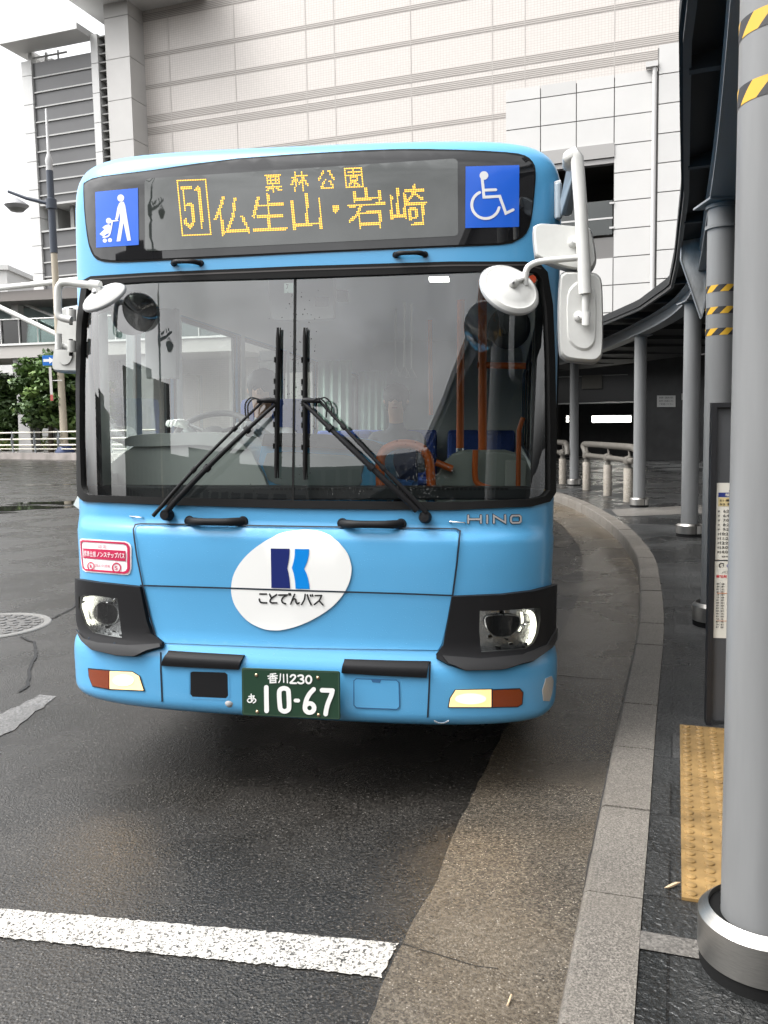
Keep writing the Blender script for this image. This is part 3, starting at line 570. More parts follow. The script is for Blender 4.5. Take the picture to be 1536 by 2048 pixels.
mb = MB(); A = at(2, 870, 95); B = at(33, 870, 95); zt_ = at(20, 540, 95)[2]; mb.box((A[0], 95, 0), (B[0], 103, zt_)); o = empty('distant_building', (A[0], 95, 0), 'small pale block far behind the walkway at the left edge', 'building'); w_ = mb.build('wall', mat('pale_block', (.62, .62, .61), .6), o); w_.matrix_parent_inverse = o.matrix_basis.inverted()
mb = MB(); mb.box((A[0] - .3, 94.7, zt_), (B[0] + .3, 103.3, zt_ + .5)); w_ = mb.build('parapet', mat('tower_white'), o); w_.matrix_parent_inverse = o.matrix_basis.inverted()
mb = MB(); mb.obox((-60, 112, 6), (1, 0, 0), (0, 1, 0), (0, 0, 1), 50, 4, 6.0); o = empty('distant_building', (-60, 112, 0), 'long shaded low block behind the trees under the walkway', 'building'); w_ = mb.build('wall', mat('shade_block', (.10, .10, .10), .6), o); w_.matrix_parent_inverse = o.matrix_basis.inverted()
# ------------------------------------------------------------------ canopy over the platform
cn = empty('platform_canopy', (2, 6, 0), 'dark curved canopy roof over the bus platform', 'canopy')
def cpart(mb, n, m, **k): o = mb.build(n, m, cn, **k); o.matrix_parent_inverse = cn.matrix_basis.inverted(); return o
CE = [D19 * k for k in (3.4, 4.0)] + [(1.421, 4.185), (1.835, 5.36), (2.40, 6.95), (3.30, 9.75), (3.86, 11.6), (4.08, 13.7), (4.02, 15.6), (3.71, 17.4), (2.9, 20.6), (1.3, 25.5), (-1.5, 31)]
CE = [np.array(p) for p in resample([np.array(q) for q in CE], .35)]
def sweep(path, prof, name, m, **k):
    mb = MB(); n = len(prof); rows = [off2(path, o) for o, z in prof]; V = [(*rows[i][j], prof[i][1]) for j in range(len(path)) for i in range(n)]
    F_ = [(j * n + i, j * n + (i + 1) % n, (j + 1) * n + (i + 1) % n, (j + 1) * n + i) for j in range(len(path) - 1) for i in range(n)] + [tuple(range(n - 1, -1, -1)), tuple((len(path) - 1) * n + i for i in range(n))]
    mb.add(V, F_); return cpart(mb, name, m, **k)
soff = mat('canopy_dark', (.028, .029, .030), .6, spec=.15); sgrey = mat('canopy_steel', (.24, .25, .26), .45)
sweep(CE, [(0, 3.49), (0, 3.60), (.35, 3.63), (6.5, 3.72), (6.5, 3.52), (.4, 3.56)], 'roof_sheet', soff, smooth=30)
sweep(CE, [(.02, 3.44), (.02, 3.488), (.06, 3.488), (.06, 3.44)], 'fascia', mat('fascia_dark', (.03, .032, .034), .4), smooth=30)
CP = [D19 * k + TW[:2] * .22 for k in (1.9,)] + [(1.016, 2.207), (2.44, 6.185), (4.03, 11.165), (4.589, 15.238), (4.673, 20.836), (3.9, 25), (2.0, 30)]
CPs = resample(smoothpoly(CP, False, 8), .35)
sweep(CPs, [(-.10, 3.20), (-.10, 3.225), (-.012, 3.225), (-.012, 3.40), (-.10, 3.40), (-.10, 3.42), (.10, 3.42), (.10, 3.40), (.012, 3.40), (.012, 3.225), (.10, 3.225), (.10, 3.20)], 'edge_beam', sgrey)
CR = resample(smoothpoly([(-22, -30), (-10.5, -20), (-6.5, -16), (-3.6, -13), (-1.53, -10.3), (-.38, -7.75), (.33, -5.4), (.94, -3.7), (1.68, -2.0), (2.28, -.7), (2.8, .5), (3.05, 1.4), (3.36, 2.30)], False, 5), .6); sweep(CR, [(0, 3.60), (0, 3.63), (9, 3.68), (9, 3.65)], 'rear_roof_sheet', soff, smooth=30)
mb = MB()
for k in range(4, len(CE), 5):
    a, b = CE[k], np.array(off2(CE, 6.0)[k]); mb.obox(((a + b)[0] / 2, (a + b)[1] / 2, 3.52), (b - a)[[0, 1]].tolist() / np.linalg.norm(b - a) if False else np.array([*(b - a), .08]) / np.linalg.norm([*(b - a), .08]), np.array([-(b - a)[1], (b - a)[0], 0]) / np.linalg.norm(b - a), (0, 0, 1), 2.95, .03, .05)
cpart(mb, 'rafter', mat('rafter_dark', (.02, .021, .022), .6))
gp = [at(x, y, 8.9) for x, y in ((1379, 396), (1364, 486), (1362, 520), (1402, 637), (1411, 600), (1413, 492))]
mb = MB(); mb.prism(gp, (.02, .03, 0)); cpart(mb, 'wind_screen_panel', mat('acrylic_sheet', (.58, .59, .59), .25, ns=9, nv=.35, stretch=(1, 1, .4), coat=.4))
mb = MB(); mb.tube(gp, .012, 6, closed=True); cpart(mb, 'panel_edge', sgrey)
# columns
colm = mat('column_grey', (.175, .178, .179), .36, spec=.35, ns=5, nv=.16, stretch=(1, 1, .12), rv=.06); inox = mat('stainless', (.42, .405, .38), .36, 1, ns=30, nv=.12, stretch=(1, 1, 12), bs=60, bump=.05); blk = mat('rubber')
yel = mat('tape_yellow', (.56, .33, .03), .45); tbl = mat('tape_black', (.022, .022, .024), .5)
def column(x, y, r, bands, label, ang, collar=False, rough=True):
    T_ = empty('canopy_column', (x, y, .166), label, 'column', 'grey canopy columns along the platform')
    mb = MB(); mb.lathe((0, 0, 0), [(r, 0), (r, 3.03)], 48); mb.build('shaft', colm, T_, smooth=60)
    mb = MB(); R = r * 1.55; mb.lathe((0, 0, 0), [(R * .97, .0), (R * .97, .05)], 40); mb.lathe((0, 0, 0), [(r * 1.30, .155), (r + .002, .15)], 40); mb.build('rubber_gasket', blk, T_, smooth=50)
    for h in (0, 1):
        a0 = ang + h * math.pi + .05; mb = MB(); mb.lathe((0, 0, 0), [(R * .95, .04), (R, .04), (R, .145), (R - .006, .152), (r * 1.30, .170), (r * 1.30, .13)], 30, a0=a0, a1=a0 + math.pi - .10)
        mb.build('base_ring', inox, T_, smooth=35)
    for z0, z1 in bands:
        mb = MB(); n = 48; rr = r + .0012; sk = 1.0 * (z1 - z0) / r; nz_ = 10
        mb.v = [(rr * math.cos(2 * math.pi * i / n + sk * k / nz_), rr * math.sin(2 * math.pi * i / n + sk * k / nz_), z0 + (z1 - z0) * k / nz_) for k in range(nz_ + 1) for i in range(n)]
        for k in range(nz_):
            for i in range(n): mb.f.append((k * n + i, k * n + (i + 1) % n, (k + 1) * n + (i + 1) % n, (k + 1) * n + i)); mb.m.append((i // 4) % 2)
        mb.build('hazard_tape', [yel, tbl], T_, smooth=60)
    if collar:
        mb = MB()
        for z in (2.86, 3.0): mb.lathe((0, 0, z), [(r, -.012), (r * 1.14, -.012), (r * 1.14, .012), (r, .012)], 32)
        mb.build('collar', colm, T_, smooth=40)
    mb = MB(); mb.box((-.16, -.16, 3.02), (.16, .16, 3.034)); mb.build('cap_plate', sgrey, T_)
    return T_
zb = lambda y, Y, x: at(x, y, Y)[2] - .166
b1 = [(zb(y + 19, 2.2, 1515), zb(y - 19, 2.2, 1515)) for y in (55, 190)]
column(1.016, 2.207, .108, b1, 'nearest thick grey column with two hazard tapes near the top', 4.60)
b2 = [(zb(y + 7, 6.1, 1438), zb(y - 7, 6.1, 1438)) for y in (576, 620, 663)]
column(2.44, 6.185, .108, b2, 'grey column with three hazard tapes behind the timetable board', 4.4, True)
column(4.03, 11.165, .108, [], 'plain grey column between the taped column and the railing end', 4.9)
column(4.589, 15.238, .108, [], 'plain grey column at the near end of the pipe railing', 5.0)
column(4.673, 20.836, .108, [], 'farthest slim grey column beside the bus mirror between two railings', 5.0)
# ------------------------------------------------------------------ stop board
bp_ = zpl(1411, 1447, .17); brd = empty('bus_stop_board', tuple(bp_), 'dark grey timetable board standing on the pavement behind the nearest column', 'information board')
bX = np.array([math.cos(math.radians(12)), -math.sin(math.radians(12)), 0]); bN = np.array([-bX[1], bX[0], 0]); BWd = .62
def b3(u, z, d=0): return bX * u + bN * (-d) + np.array([0, 0, z])
ztop = at(1420, 806, bp_[1])[2] - .17
def bbox(mb, u0, u1, z0, z1, d0, d1, m=0): mb.obox(b3((u0 + u1) / 2, (z0 + z1) / 2, (d0 + d1) / 2), bX, bN, (0, 0, 1), (u1 - u0) / 2, abs(d1 - d0) / 2, (z1 - z0) / 2, m)
mb = MB(); bbox(mb, 0, .022, 0, ztop, -.05, .02); bbox(mb, BWd - .022, BWd, 0, ztop, -.05, .02); bbox(mb, .022, BWd - .022, ztop - .022, ztop, -.05, .02); mb.build('frame', mat('frame_black', (.018, .018, .02), .4), brd)
mb = MB(); bbox(mb, .022, BWd - .022, .02, ztop - .022, -.04, 0); mb.build('board', mat('board_slate', (.062, .064, .068), .5, ns=6, nv=.06), brd)
def zpx(y, x=1418): return at(x, y, bp_[1])[2] - .17
paper = mat('timetable_paper', (.70, .675, .60), .5); navy_ = mat('timetable_navy', (.02, .035, .18), .5); tan = mat('timetable_tan', (.62, .50, .26), .5); inkb = mat('ink_black', (.012, .012, .012), .5); inkr = mat('ink_red', (.55, .05, .06), .5); inkn = mat('ink_navy', (.02, .03, .22), .5)
def btxt(mb, s, u0, u1, z0, z1, d, m=0, bold=0.02):
    v, f = fontmesh(s, bold)
    if len(v): mb.add([b3(u0 + (u1 - u0) * q[0], z0 + (z1 - z0) * q[1], d) for q in v], f, m)
zA, zB = zpx(966), zpx(1119); mb = MB(); bbox(mb, .03, BWd - .03, zB, zA, 0, .003); tt = mb.build('timetable', paper, brd)
sc_ = (zA - zB) / 153.0
def zz(y): return zB + (1119 - y) * sc_
mb = MB(); bbox(mb, .038, BWd - .04, zz(994), zz(985), .0031, .0042, 0); bbox(mb, .038, BWd - .04, zz(1012), zz(995), .0031, .0042, 1); mb.build('route_bands', [navy_, tan], tt)
mb = MB(); btxt(mb, '（全ての便がノンステップバス）', .085, .44, zz(984), zz(979.5), .0044); btxt(mb, '塩江線', .068, .155, zz(992.5), zz(986.5), .0052, 3)
btxt(mb, '51 栗林公園・仏生山・岩崎', .045, .30, zz(1003), zz(998), .0052); btxt(mb, '52 栗林公園 塩江', .045, .24, zz(1010.5), zz(1005.5), .0052)
T1 = ['6:25', '6:45', '7:00', '8:25', '9:25', '10:25', '11:25', '12:25', '13:00', '14:00']; T2 = ['15:00', '16:00', '16:45', '17:10', '17:40', '18:10', '19:00', '20:00', '21:00', '22:00']
for i, (a, b) in enumerate(zip(T1, T2)):
    y = 1019 + i * 9.05; btxt(mb, a, .062 - (.012 if len(a) > 4 else 0), .098, zz(y + 5.6), zz(y), .0044); btxt(mb, '岩崎', .038, .047, zz(y + 5), zz(y + 1), .0044); btxt(mb, '塩江', .102, .118, zz(y + 5), zz(y + 1), .0044); btxt(mb, b, .128, .172, zz(y + 5.6), zz(y), .0044, 1 if i == 9 else 0); btxt(mb, '岩崎', .176, .20, zz(y + 5), zz(y + 1), .0044)
btxt(mb, '◎のりば案内 土曜 日祝', .06, .25, zz(1114), zz(1110.5), .0044); btxt(mb, '⑤', .20, .235, zz(978), zz(970), .0044)
mb.build('timetable_text', [inkb, inkr, inkn, paper], tt)
zA, zB = zpx(1122), zpx(1275, 1412); mb = MB(); bbox(mb, .028, BWd - .03, zB, zA, 0, .003); rm = mb.build('route_map', paper, brd); sc_ = (zA - zB) / 153.0
def zy(y): return zB + (1275 - y) * sc_
mb = MB(); btxt(mb, '⑤', .046, .075, zy(1136), zy(1125), .0044, 0, .05); btxt(mb, '番のりば', .08, .23, zy(1135.5), zy(1126.5), .0044, 2, .03); btxt(mb, 'バス路線図', .062, .15, zy(1146), zy(1141), .0044)
btxt(mb, '高松駅', .036, .085, zy(1155), zy(1149), .0044, 1, .03); btxt(mb, '瓦町駅・栗林公園前', .095, .15, zy(1160), zy(1155), .0044)
for i in range(17): btxt(mb, random.choice(['県庁', '中央', '田町', '宮脇', '三条', '多肥', '林町']), .038, .052, zy(1165 + i * 5.4 + 3.6), zy(1165 + i * 5.4), .0044); btxt(mb, random.choice(['通り', '橋前', '西口', '東口', '北']), .060, .074, zy(1165 + i * 5.4 + 3.6), zy(1165 + i * 5.4), .0044)
for i in range(8): btxt(mb, random.choice(['寺井', '仏生', '川東', '岩崎']), .09 + i * .03, .105 + i * .03, zy(1182), zy(1178.5), .0044); btxt(mb, random.choice(['香川', '塩江', '一宮']), .09 + i * .03, .105 + i * .03, zy(1246), zy(1242.5), .0044)
mb.build('map_text', [inkb, inkr, inkn], rm)
mb = MB(); bbox(mb, .04, .45, zy(1186), zy(1184.6), .0031, .0042, 0); bbox(mb, .04, .45, zy(1241), zy(1240), .0031, .0042, 0); bbox(mb, .0555, .0575, zy(1250), zy(1163), .0031, .004, 1); bbox(mb, .155, .20, zy(1224), zy(1212), .0031, .0042, 2); mb.build('map_lines', [mat('line_orange', (.6, .25, .12), .5), mat('line_grey', (.3, .3, .3), .5), mat('line_blue', (.05, .12, .5), .5)], rm)
mb = MB(); zc5, h5 = zpx(893), .052
u5 = .155
for pts in ([(u5 + .075, zc5 + .062), (u5 + .014, zc5 + .062), (u5 + .004, zc5 + .006)], smoothpoly([(u5 + .004, zc5 + .006), (u5 + .035, zc5 + .022), (u5 + .07, zc5 + .008), (u5 + .078, zc5 - .028), (u5 + .055, zc5 - .058), (u5 + .02, zc5 - .06), (u5 - .008, zc5 - .036)], False, 5)):
    v, f = ribbon(pts, .02, caps=False); mb.add([b3(q[0], q[1], .003 + (.0006 if len(pts) > 4 else 0)) for q in v], f)
mb.build('stop_number', mat('sign_white', (.78, .78, .78), .5), brd)
# ------------------------------------------------------------------ pipe railings on granite stubs
gran = ground_mat('stub_granite', (.17, .15, .125), (.33, .30, .255), (.12, .11, .10), .2, .5, .7, .6, .8, big=.1); rail = mat('rail_steel', (.13, .12, .105), .45, .2, ns=6, nv=.1)
def railing(bol, Y_, label, tail):
    B0 = zpl(*bol[0], .17); e = empty('pipe_railing', tuple(B0), label, 'railing', 'pipe railings on granite stubs'); bs_ = [zpl(*b, .17) for b in bol]
    def rp_(mb, n, m, **k): o = mb.build(n, m, e, **k); o.matrix_parent_inverse = e.matrix_basis.inverted(); return o
    for b in bs_:
        mb = MB(); mb.lathe(b, [(0, .64), (.082, .64), (.088, .63), (.088, .0)], 20); rp_(mb, 'granite_stub', gran, smooth=40)
        mb = MB(); mb.tube([b + (0, 0, .64), b + (0, 0, .80)], .06, 12); mb.lathe(b + (0, 0, .79), [(0, .10), (.09, .06), (.10, 0), (.09, -.06), (0, -.09)], 14); mb.prism([b + np.array([.0, -.1, .83]), b + np.array([.0, .0, .84]), b + np.array([0, .06, 1.0]), b + np.array([0, .01, 1.0])], (.016, 0, 0)); rp_(mb, 'bracket', rail, smooth=50)
    d = (bs_[-1] - bs_[0]); d = d / np.linalg.norm(d); A, Z = bs_[0] - d * .15, bs_[-1] + d * tail
    lowp = [b + np.array([0, 0, .79]) for b in bs_]; up = [b + np.array([.03, .05, 1.04]) for b in bs_]
    mb = MB(); mb.tube([A + (0, 0, .79)] + lowp + [Z + (0, 0, .79)], .055, 12); rp_(mb, 'lower_pipe', rail, smooth=60)
    mb = MB(); mb.tube(smoothpoly([lowp[0] + np.array([0, 0, 0]), lowp[0] - d * .22 + np.array([0, 0, .15]), up[0] - d * .35 + np.array([0, 0, -.03])] + up + [Z + np.array([.03, .05, 1.02]), Z + d * .22 + np.array([0, 0, .94]), Z + d * .30 + np.array([0, 0, .76])], False, 5), .068, 12); rp_(mb, 'upper_pipe', rail, smooth=60)
railing([(1173, 980), (1215, 991), (1256, 1004)], 17.7, 'curved steel pipe railing on three pale granite stubs left of the nearer plain column', .35)
railing([(1060, 948), (1092, 958), (1125, 968)], 21.4, 'steel pipe railing on granite stubs half hidden behind the bus edge', .3)
# ================================================================== BUS
BY, BT = math.radians(8.5), math.radians(1.45)
c_, s_ = math.cos(BY), math.sin(BY); ct, st = math.cos(BT), math.sin(BT)
ex_ = np.array([c_, -s_, 0]); EV = np.array([s_, c_, 0]); e3 = np.array([0, 0, 1.0])
EX = ex_ * ct - e3 * st; EZ = e3 * ct + ex_ * st
BO = np.array([-.446, 3.735, 0.0]); BM = np.array([EX, EV, EZ]); BC = BM @ (CAM - BO)
def bl(x, y, v):
    """photo pixel -> bus-local point on the cross plane at depth v behind the front"""
    d = BM @ ray(x, y); t = (v - BC[1]) / d[1]; return BC + d * t
HW, BD, BN, ZT = 1.16, .45, 3.2, 2.95
_u = np.concatenate([np.linspace(0, .9, 200), 1 - np.geomspace(.1, 1e-7, 400)]); _u = np.unique(np.append(_u, 1.0))
_fv = 1 - np.clip(1 - _u ** BN, 0, 1) ** (1 / BN)
_ss = np.concatenate([[0], np.cumsum(np.hypot(np.diff(_u * HW), np.diff(_fv * BD)))]); SM = _ss[-1]
PZ = [.355, .366, .382, .41, .56, .60, .63, .655, .68, .72, .80, .95, 1.165, 1.19, 1.238, 1.32, 2.33, 2.42, 2.78, 2.83, 2.87, 2.905, 2.925, 2.94, 2.947, 2.95]
PP = [-.035, .004, .022, .032, .036, .034, .027, .015, .004, -.006, -.008, -.002, .004, .0, -.032, -.036, -.138, -.140, -.144, -.152, -.167, -.198, -.238, -.305, -.375, -.45]
def half(z): return HW * np.clip(1 - np.clip((z - 2.35) / (ZT - 2.35), 0, 1) ** 8, 0, 1) ** (1 / 8)
def S0(s, z):
    a = np.clip(np.abs(s), 0, SM); u = np.interp(a, _ss, _u); f = np.interp(a, _ss, _fv); p = np.interp(z, PZ, PP)
    g = np.clip(-p / BD, 0, 1); q = np.clip(p, 0, None)
    # forward bulge follows the plan normal
    nu = np.gradient(_fv * BD, _ss)[np.searchsorted(_ss, a).clip(0, len(_ss) - 1)]; nu = np.clip(nu, 0, 1); nv = np.sqrt(1 - nu ** 2)
    U = np.sign(s) * (u * half(z) + q * nu); V = BD * (1 - (1 - f) * (1 - g)) - q * nv
    return np.stack([U, V, z + 0 * a], -1)
def S(s, z, off=0.0):
    s = np.asarray(s, float); z = np.asarray(z, float); P = S0(s, z)
    h = .004; ds = S0(s + h, z) - S0(s - h, z); dz = S0(s, z + h) - S0(s, z - h)
    n = np.cross(ds, dz); n /= np.linalg.norm(n, axis=-1, keepdims=True) + 1e-9
    return P + n * off
def px2sz(p):
    p = np.asarray(p, float).reshape(-1, 2)
    D = np.array([BM @ ray(x, y) for x, y in p])
    s = np.zeros(len(p)); z = np.zeros(len(p))
    q = BC + D * ((.08 - BC[1]) / D[:, 1])[:, None]; s = np.clip(q[:, 0], -1.2, 1.2); z = np.clip(q[:, 2], .36, 2.93)
    def pr(s, z):
        d = S0(s, z) - BC; k = D; # compare directions
        a = d[:, 0] / d[:, 1] - k[:, 0] / k[:, 1]; b = d[:, 2] / d[:, 1] - k[:, 2] / k[:, 1]
        return np.stack([a, b], -1)
    for it in range(60):
        r = pr(s, z); h = 1e-4
        Js = (pr(s + h, z) - pr(s - h, z)) / (2 * h); Jz = (pr(s, z + h) - pr(s, z - h)) / (2 * h)
        det = Js[:, 0] * Jz[:, 1] - Js[:, 1] * Jz[:, 0]; det = np.where(np.abs(det) < 3e-3, np.sign(det + 1e-12) * 3e-3, det)
        a = -(r[:, 0] * Jz[:, 1] - r[:, 1] * Jz[:, 0]) / det; b = -(Js[:, 0] * r[:, 1] - Js[:, 1] * r[:, 0]) / det
        s = np.clip(s + .6 * np.clip(a, -.08, .08), -SM, SM); z = np.clip(z + .6 * np.clip(b, -.08, .08), .356, 2.945)
    return np.stack([s, z], -1)
def dens(pts, step, closed=True):
    o = []; k = len(pts)
    for i in range(k if closed else k - 1):
        a = np.array(pts[i], float); b = np.array(pts[(i + 1) % k], float); n = max(1, int(np.linalg.norm(b - a) / step))
        o += [a + (b - a) * j / n for j in range(n)]
    if not closed: o.append(np.array(pts[-1], float))
    return np.array(o)
def inside(P, loops):
    r = np.zeros(len(P), bool)
    for lp in loops:
        x, y = P[:, 0], P[:, 1]; n = len(lp)
        for i in range(n):
            a, b = lp[i], lp[(i + 1) % n]; c = (a[1] > y) != (b[1] > y)
            if c.any(): r[c] ^= x[c] < (b[0] - a[0]) * (y[c] - a[1]) / (b[1] - a[1] + 1e-15) + a[0]
    return r
ZROWS = [.365, .375, .39, .405, .42, .44, .50, .56, .585, .605, .63, .645, .655, .67, .68, .70, .72, .75, .80, .88, .95, 1.05, 1.165, 1.18, 1.19, 1.21, 1.238, 1.26, 1.32] + list(np.arange(1.4, 2.35, .08)) + [2.42, 2.5, 2.6, 2.7, 2.76, 2.79, 2.82, 2.85, 2.87, 2.89, 2.905, 2.915, 2.925, 2.933, 2.94, 2.944, 2.947, 2.9485, 2.9495]
SROWS = sorted(list(np.arange(-.6, .61, .1)) + [a * b for a in (-1, 1) for b in list(np.arange(.66, SM, .03))])
BODY = empty('bus')
BODY.matrix_world = Matrix([[EX[0], EV[0], EZ[0], BO[0]], [EX[1], EV[1], EZ[1], BO[1]], [EX[2], EV[2], EZ[2], BO[2]], [0, 0, 0, 1]])
tag(BODY, 'sky blue city bus with lit orange route display standing at the kerb', 'bus')
def patch_sz(name, loops, off, m, parent=BODY, skirt=None, grid=True, smooth=40, target=None, mi=0, sfun=S):
    """sheet lying on the curved bus front, outline + holes given in (s, z)"""
    loops = [np.asarray(l_) for l_ in loops]; V = []; Ed = []
    for lp in loops:
        o = len(V); V += [tuple(p) for p in lp]; Ed += [(o + i, o + (i + 1) % len(lp)) for i in range(len(lp))]
    nb = len(V)
    if grid:
        lo, hi = loops[0].min(0), loops[0].max(0)
        G = np.array([(a, b) for a in SROWS if lo[0] < a < hi[0] for b in ZROWS if lo[1] < b < hi[1]]).reshape(-1, 2)
        if len(G):
            k = inside(G, loops); B = np.array(V)
            G = G[k]
            if len(G):
                dm = np.min(np.hypot(G[:, None, 0] - B[None, :, 0], G[:, None, 1] - B[None, :, 1]), axis=1); G = G[dm > .004]
            V += [tuple(p) for p in G]
        for zk in (.63, .655, .68, .72, .80, 1.165, 1.19, 1.238, 1.32):
            if lo[1] + .003 < zk < hi[1] - .003: V += [(lo[0] - .01, zk), (hi[0] + .01, zk)]; Ed.append((len(V) - 2, len(V) - 1))
    r = delaunay_2d_cdt([Vector(p) for p in V], Ed, [], 0, 1e-6)
    P = np.array([tuple(p) for p in r[0]]); T = np.array([tuple(f) for f in r[2] if len(f) == 3])
    c = P[T].mean(1); T = T[inside(c, loops)]
    mb = target or MB(); X = sfun(P[:, 0], P[:, 1], off); mb.add(X, T.tolist(), mi)
    if skirt is not None:
        for lp in loops:
            A = sfun(lp[:, 0], lp[:, 1], off); B = sfun(lp[:, 0], lp[:, 1], skirt); n = len(lp)
            mb.add(list(A) + list(B), [(i, (i + 1) % n, (i + 1) % n + n, i + n) for i in range(n)], mi)
    if target is None: return mb.build(name, m, parent, smooth=smooth)
def patch(name, outline, holes, off, m, parent=BODY, skirt=None, sm=False, step=10, **k):
    lp = []
    for o in [outline] + list(holes):
        if sm: o = smoothpoly(o)
        lp.append(px2sz(dens(o, step)))
    return patch_sz(name, lp, off, m, parent, skirt, **k)
def strokes(mb, sts, w, off, conv=None, mi=0, step=6, d=.00025, flat=None):
    """brush strokes (px) laid on the bus front; every stroke a hair above the last"""
    for i, st_ in enumerate(sts):
        cl = False
        if st_[0] == 'C': cl = True; st_ = st_[1:]
        if st_[0] == 'L': st_ = smoothpoly(st_[1:], False, 5)
        p = [conv(q) if conv else q for q in st_]
        v, f = ribbon(dens(p, step, cl) if len(p) > 1 else p, w, cl)
        if flat is not None: mb.add([bl(q[0], q[1], flat - off - i * d) for q in v], f, mi); continue
        sz = px2sz(v); mb.add(S(sz[:, 0], sz[:, 1], off + i * d), f, mi)
    return mb
def textq(mb, s, q, off, bold=0.0, mi=0):
    v, f = fontmesh(s, bold)
    if len(v): sz = px2sz(quadmap(v, q)); mb.add(S(sz[:, 0], sz[:, 1], off), f, mi)
def poly(mb, pts, off, mi=0, step=6):
    sz = px2sz(dens(pts, step)); patch_sz('', [sz], off, None, target=mb, mi=mi)
def zc(sc, ox, oy): return lambda p: (p[0] / sc + ox, p[1] / sc + oy)
def cv(f, pts): return [f(p) for p in pts]

blue = mat('bus_blue', (.092, .34, .60), .28, coat=.25, ns=1.2, nv=.04, bs=2.5, bump=.02, bd=.02)
t = blue.node_tree; l = t.links.new; b = t.nodes['Principled BSDF']; old = b.inputs['Normal'].links[0].from_socket
tcn = t.nodes.new('ShaderNodeTexCoord'); vo = t.nodes.new('ShaderNodeTexVoronoi'); vo.inputs['Scale'].default_value = 150; l(tcn.outputs['Object'], vo.inputs[0])
se = t.nodes.new('ShaderNodeSeparateColor'); l(vo.outputs['Color'], se.inputs[0])
g1 = t.nodes.new('ShaderNodeMapRange'); g1.inputs[1].default_value = .10; g1.inputs[2].default_value = .34; g1.inputs[3].default_value = 1; g1.inputs[4].default_value = 0; l(vo.outputs['Distance'], g1.inputs[0])
g2 = t.nodes.new('ShaderNodeMath'); g2.operation = 'GREATER_THAN'; g2.inputs[1].default_value = .86; l(se.outputs[0], g2.inputs[0])
g3 = t.nodes.new('ShaderNodeMath'); g3.operation = 'MULTIPLY'; l(g1.outputs[0], g3.inputs[0]); l(g2.outputs[0], g3.inputs[1])
bd_ = t.nodes.new('ShaderNodeBump'); bd_.inputs['Strength'].default_value = .45; bd_.inputs['Distance'].default_value = .002; l(g3.outputs[0], bd_.inputs['Height']); l(old, bd_.inputs['Normal']); l(bd_.outputs[0], b.inputs['Normal']); l(bd_.outputs[0], b.inputs['Coat Normal'])
black = mat('black_plastic', (.011, .011, .012), .55, spec=.22, bs=300, bump=.15, bd=.0005)
rubber = mat('rubber', (.010, .010, .010), .55)
chrome = mat('chrome', (.75, .75, .76), .12, 1)
steel_w = mat('white_enamel', (.60, .60, .575), .3, coat=.3, ns=25, nv=.03)
white = mat('white_vinyl', (.80, .80, .78), .35)
dgap = mat('panel_shadow_gap', (.01, .018, .03), .7)
amber = mat('amber_lens', (.20, .032, .005), .15, coat=.4, bs=160, bump=.5, bd=.002)
winglass = glass('windscreen_glass', (.90, .95, .93), 1.52, 3.0)
sideglass = glass('side_glass', (.86, .90, .88), 1.5, 1.6)
# ---- shell outline pieces
GLASS = [(178, 572), (168, 650), (164, 760), (164, 880), (167, 970), (172, 984), (182, 990), (350, 995), (600, 1001), (900, 1004), (1060, 998), (1086, 992), (1096, 980), (1096, 860), (1094, 720), (1090, 620), (1082, 560), (1070, 546), (1050, 541), (900, 545), (600, 556), (300, 564)]
FRAME = [(168, 562), (158, 640), (153, 760), (152, 880), (156, 970), (160, 992), (172, 1003), (350, 1010), (600, 1017), (900, 1020), (1060, 1013), (1096, 1003), (1107, 985), (1108, 860), (1106, 720), (1102, 610), (1092, 545), (1080, 531), (1050, 524), (900, 524), (600, 533), (300, 546), (185, 553)]
gl_sz, fr_sz = px2sz(dens(GLASS, 14)), px2sz(dens(FRAME, 14))
cut = fr_sz.mean(0) + (fr_sz - fr_sz.mean(0)) * .992
zt = 2.9495
def rect(z0, z1):
    z = [q for q in ZROWS if z0 < q < z1]
    a = [(x, z0) for x in SROWS] + [(SM, q) for q in [z0] + z + [z1]] + [(x, z1) for x in reversed(SROWS)] + [(-SM, q) for q in [z1] + z[::-1] + [z0]]
    return np.array(a)
patch_sz('body_front', [rect(.652, zt), cut], 0, blue, smooth=50)
patch_sz('bumper', [rect(.356, .652)], .0, blue, smooth=50)
fr = patch_sz('windscreen_frame', [fr_sz, gl_sz], .012, rubber, skirt=-.02)
ws = patch_sz('windscreen', [gl_sz], -.004, winglass, smooth=50)
mb = MB(); strokes(mb, [[(590, 556), (588, 800), (586, 1001)]], 4.5, .002); mb.build('centre_divider', rubber, ws)
# second seal line on the frame
mb = MB(); strokes(mb, [[(186, 560), (300, 553), (600, 541), (900, 532), (1050, 531), (1078, 538)]], 3, .0135)
mb.build('rubber_bead', mat('grey_rubber', (.06, .055, .052), .4), fr)
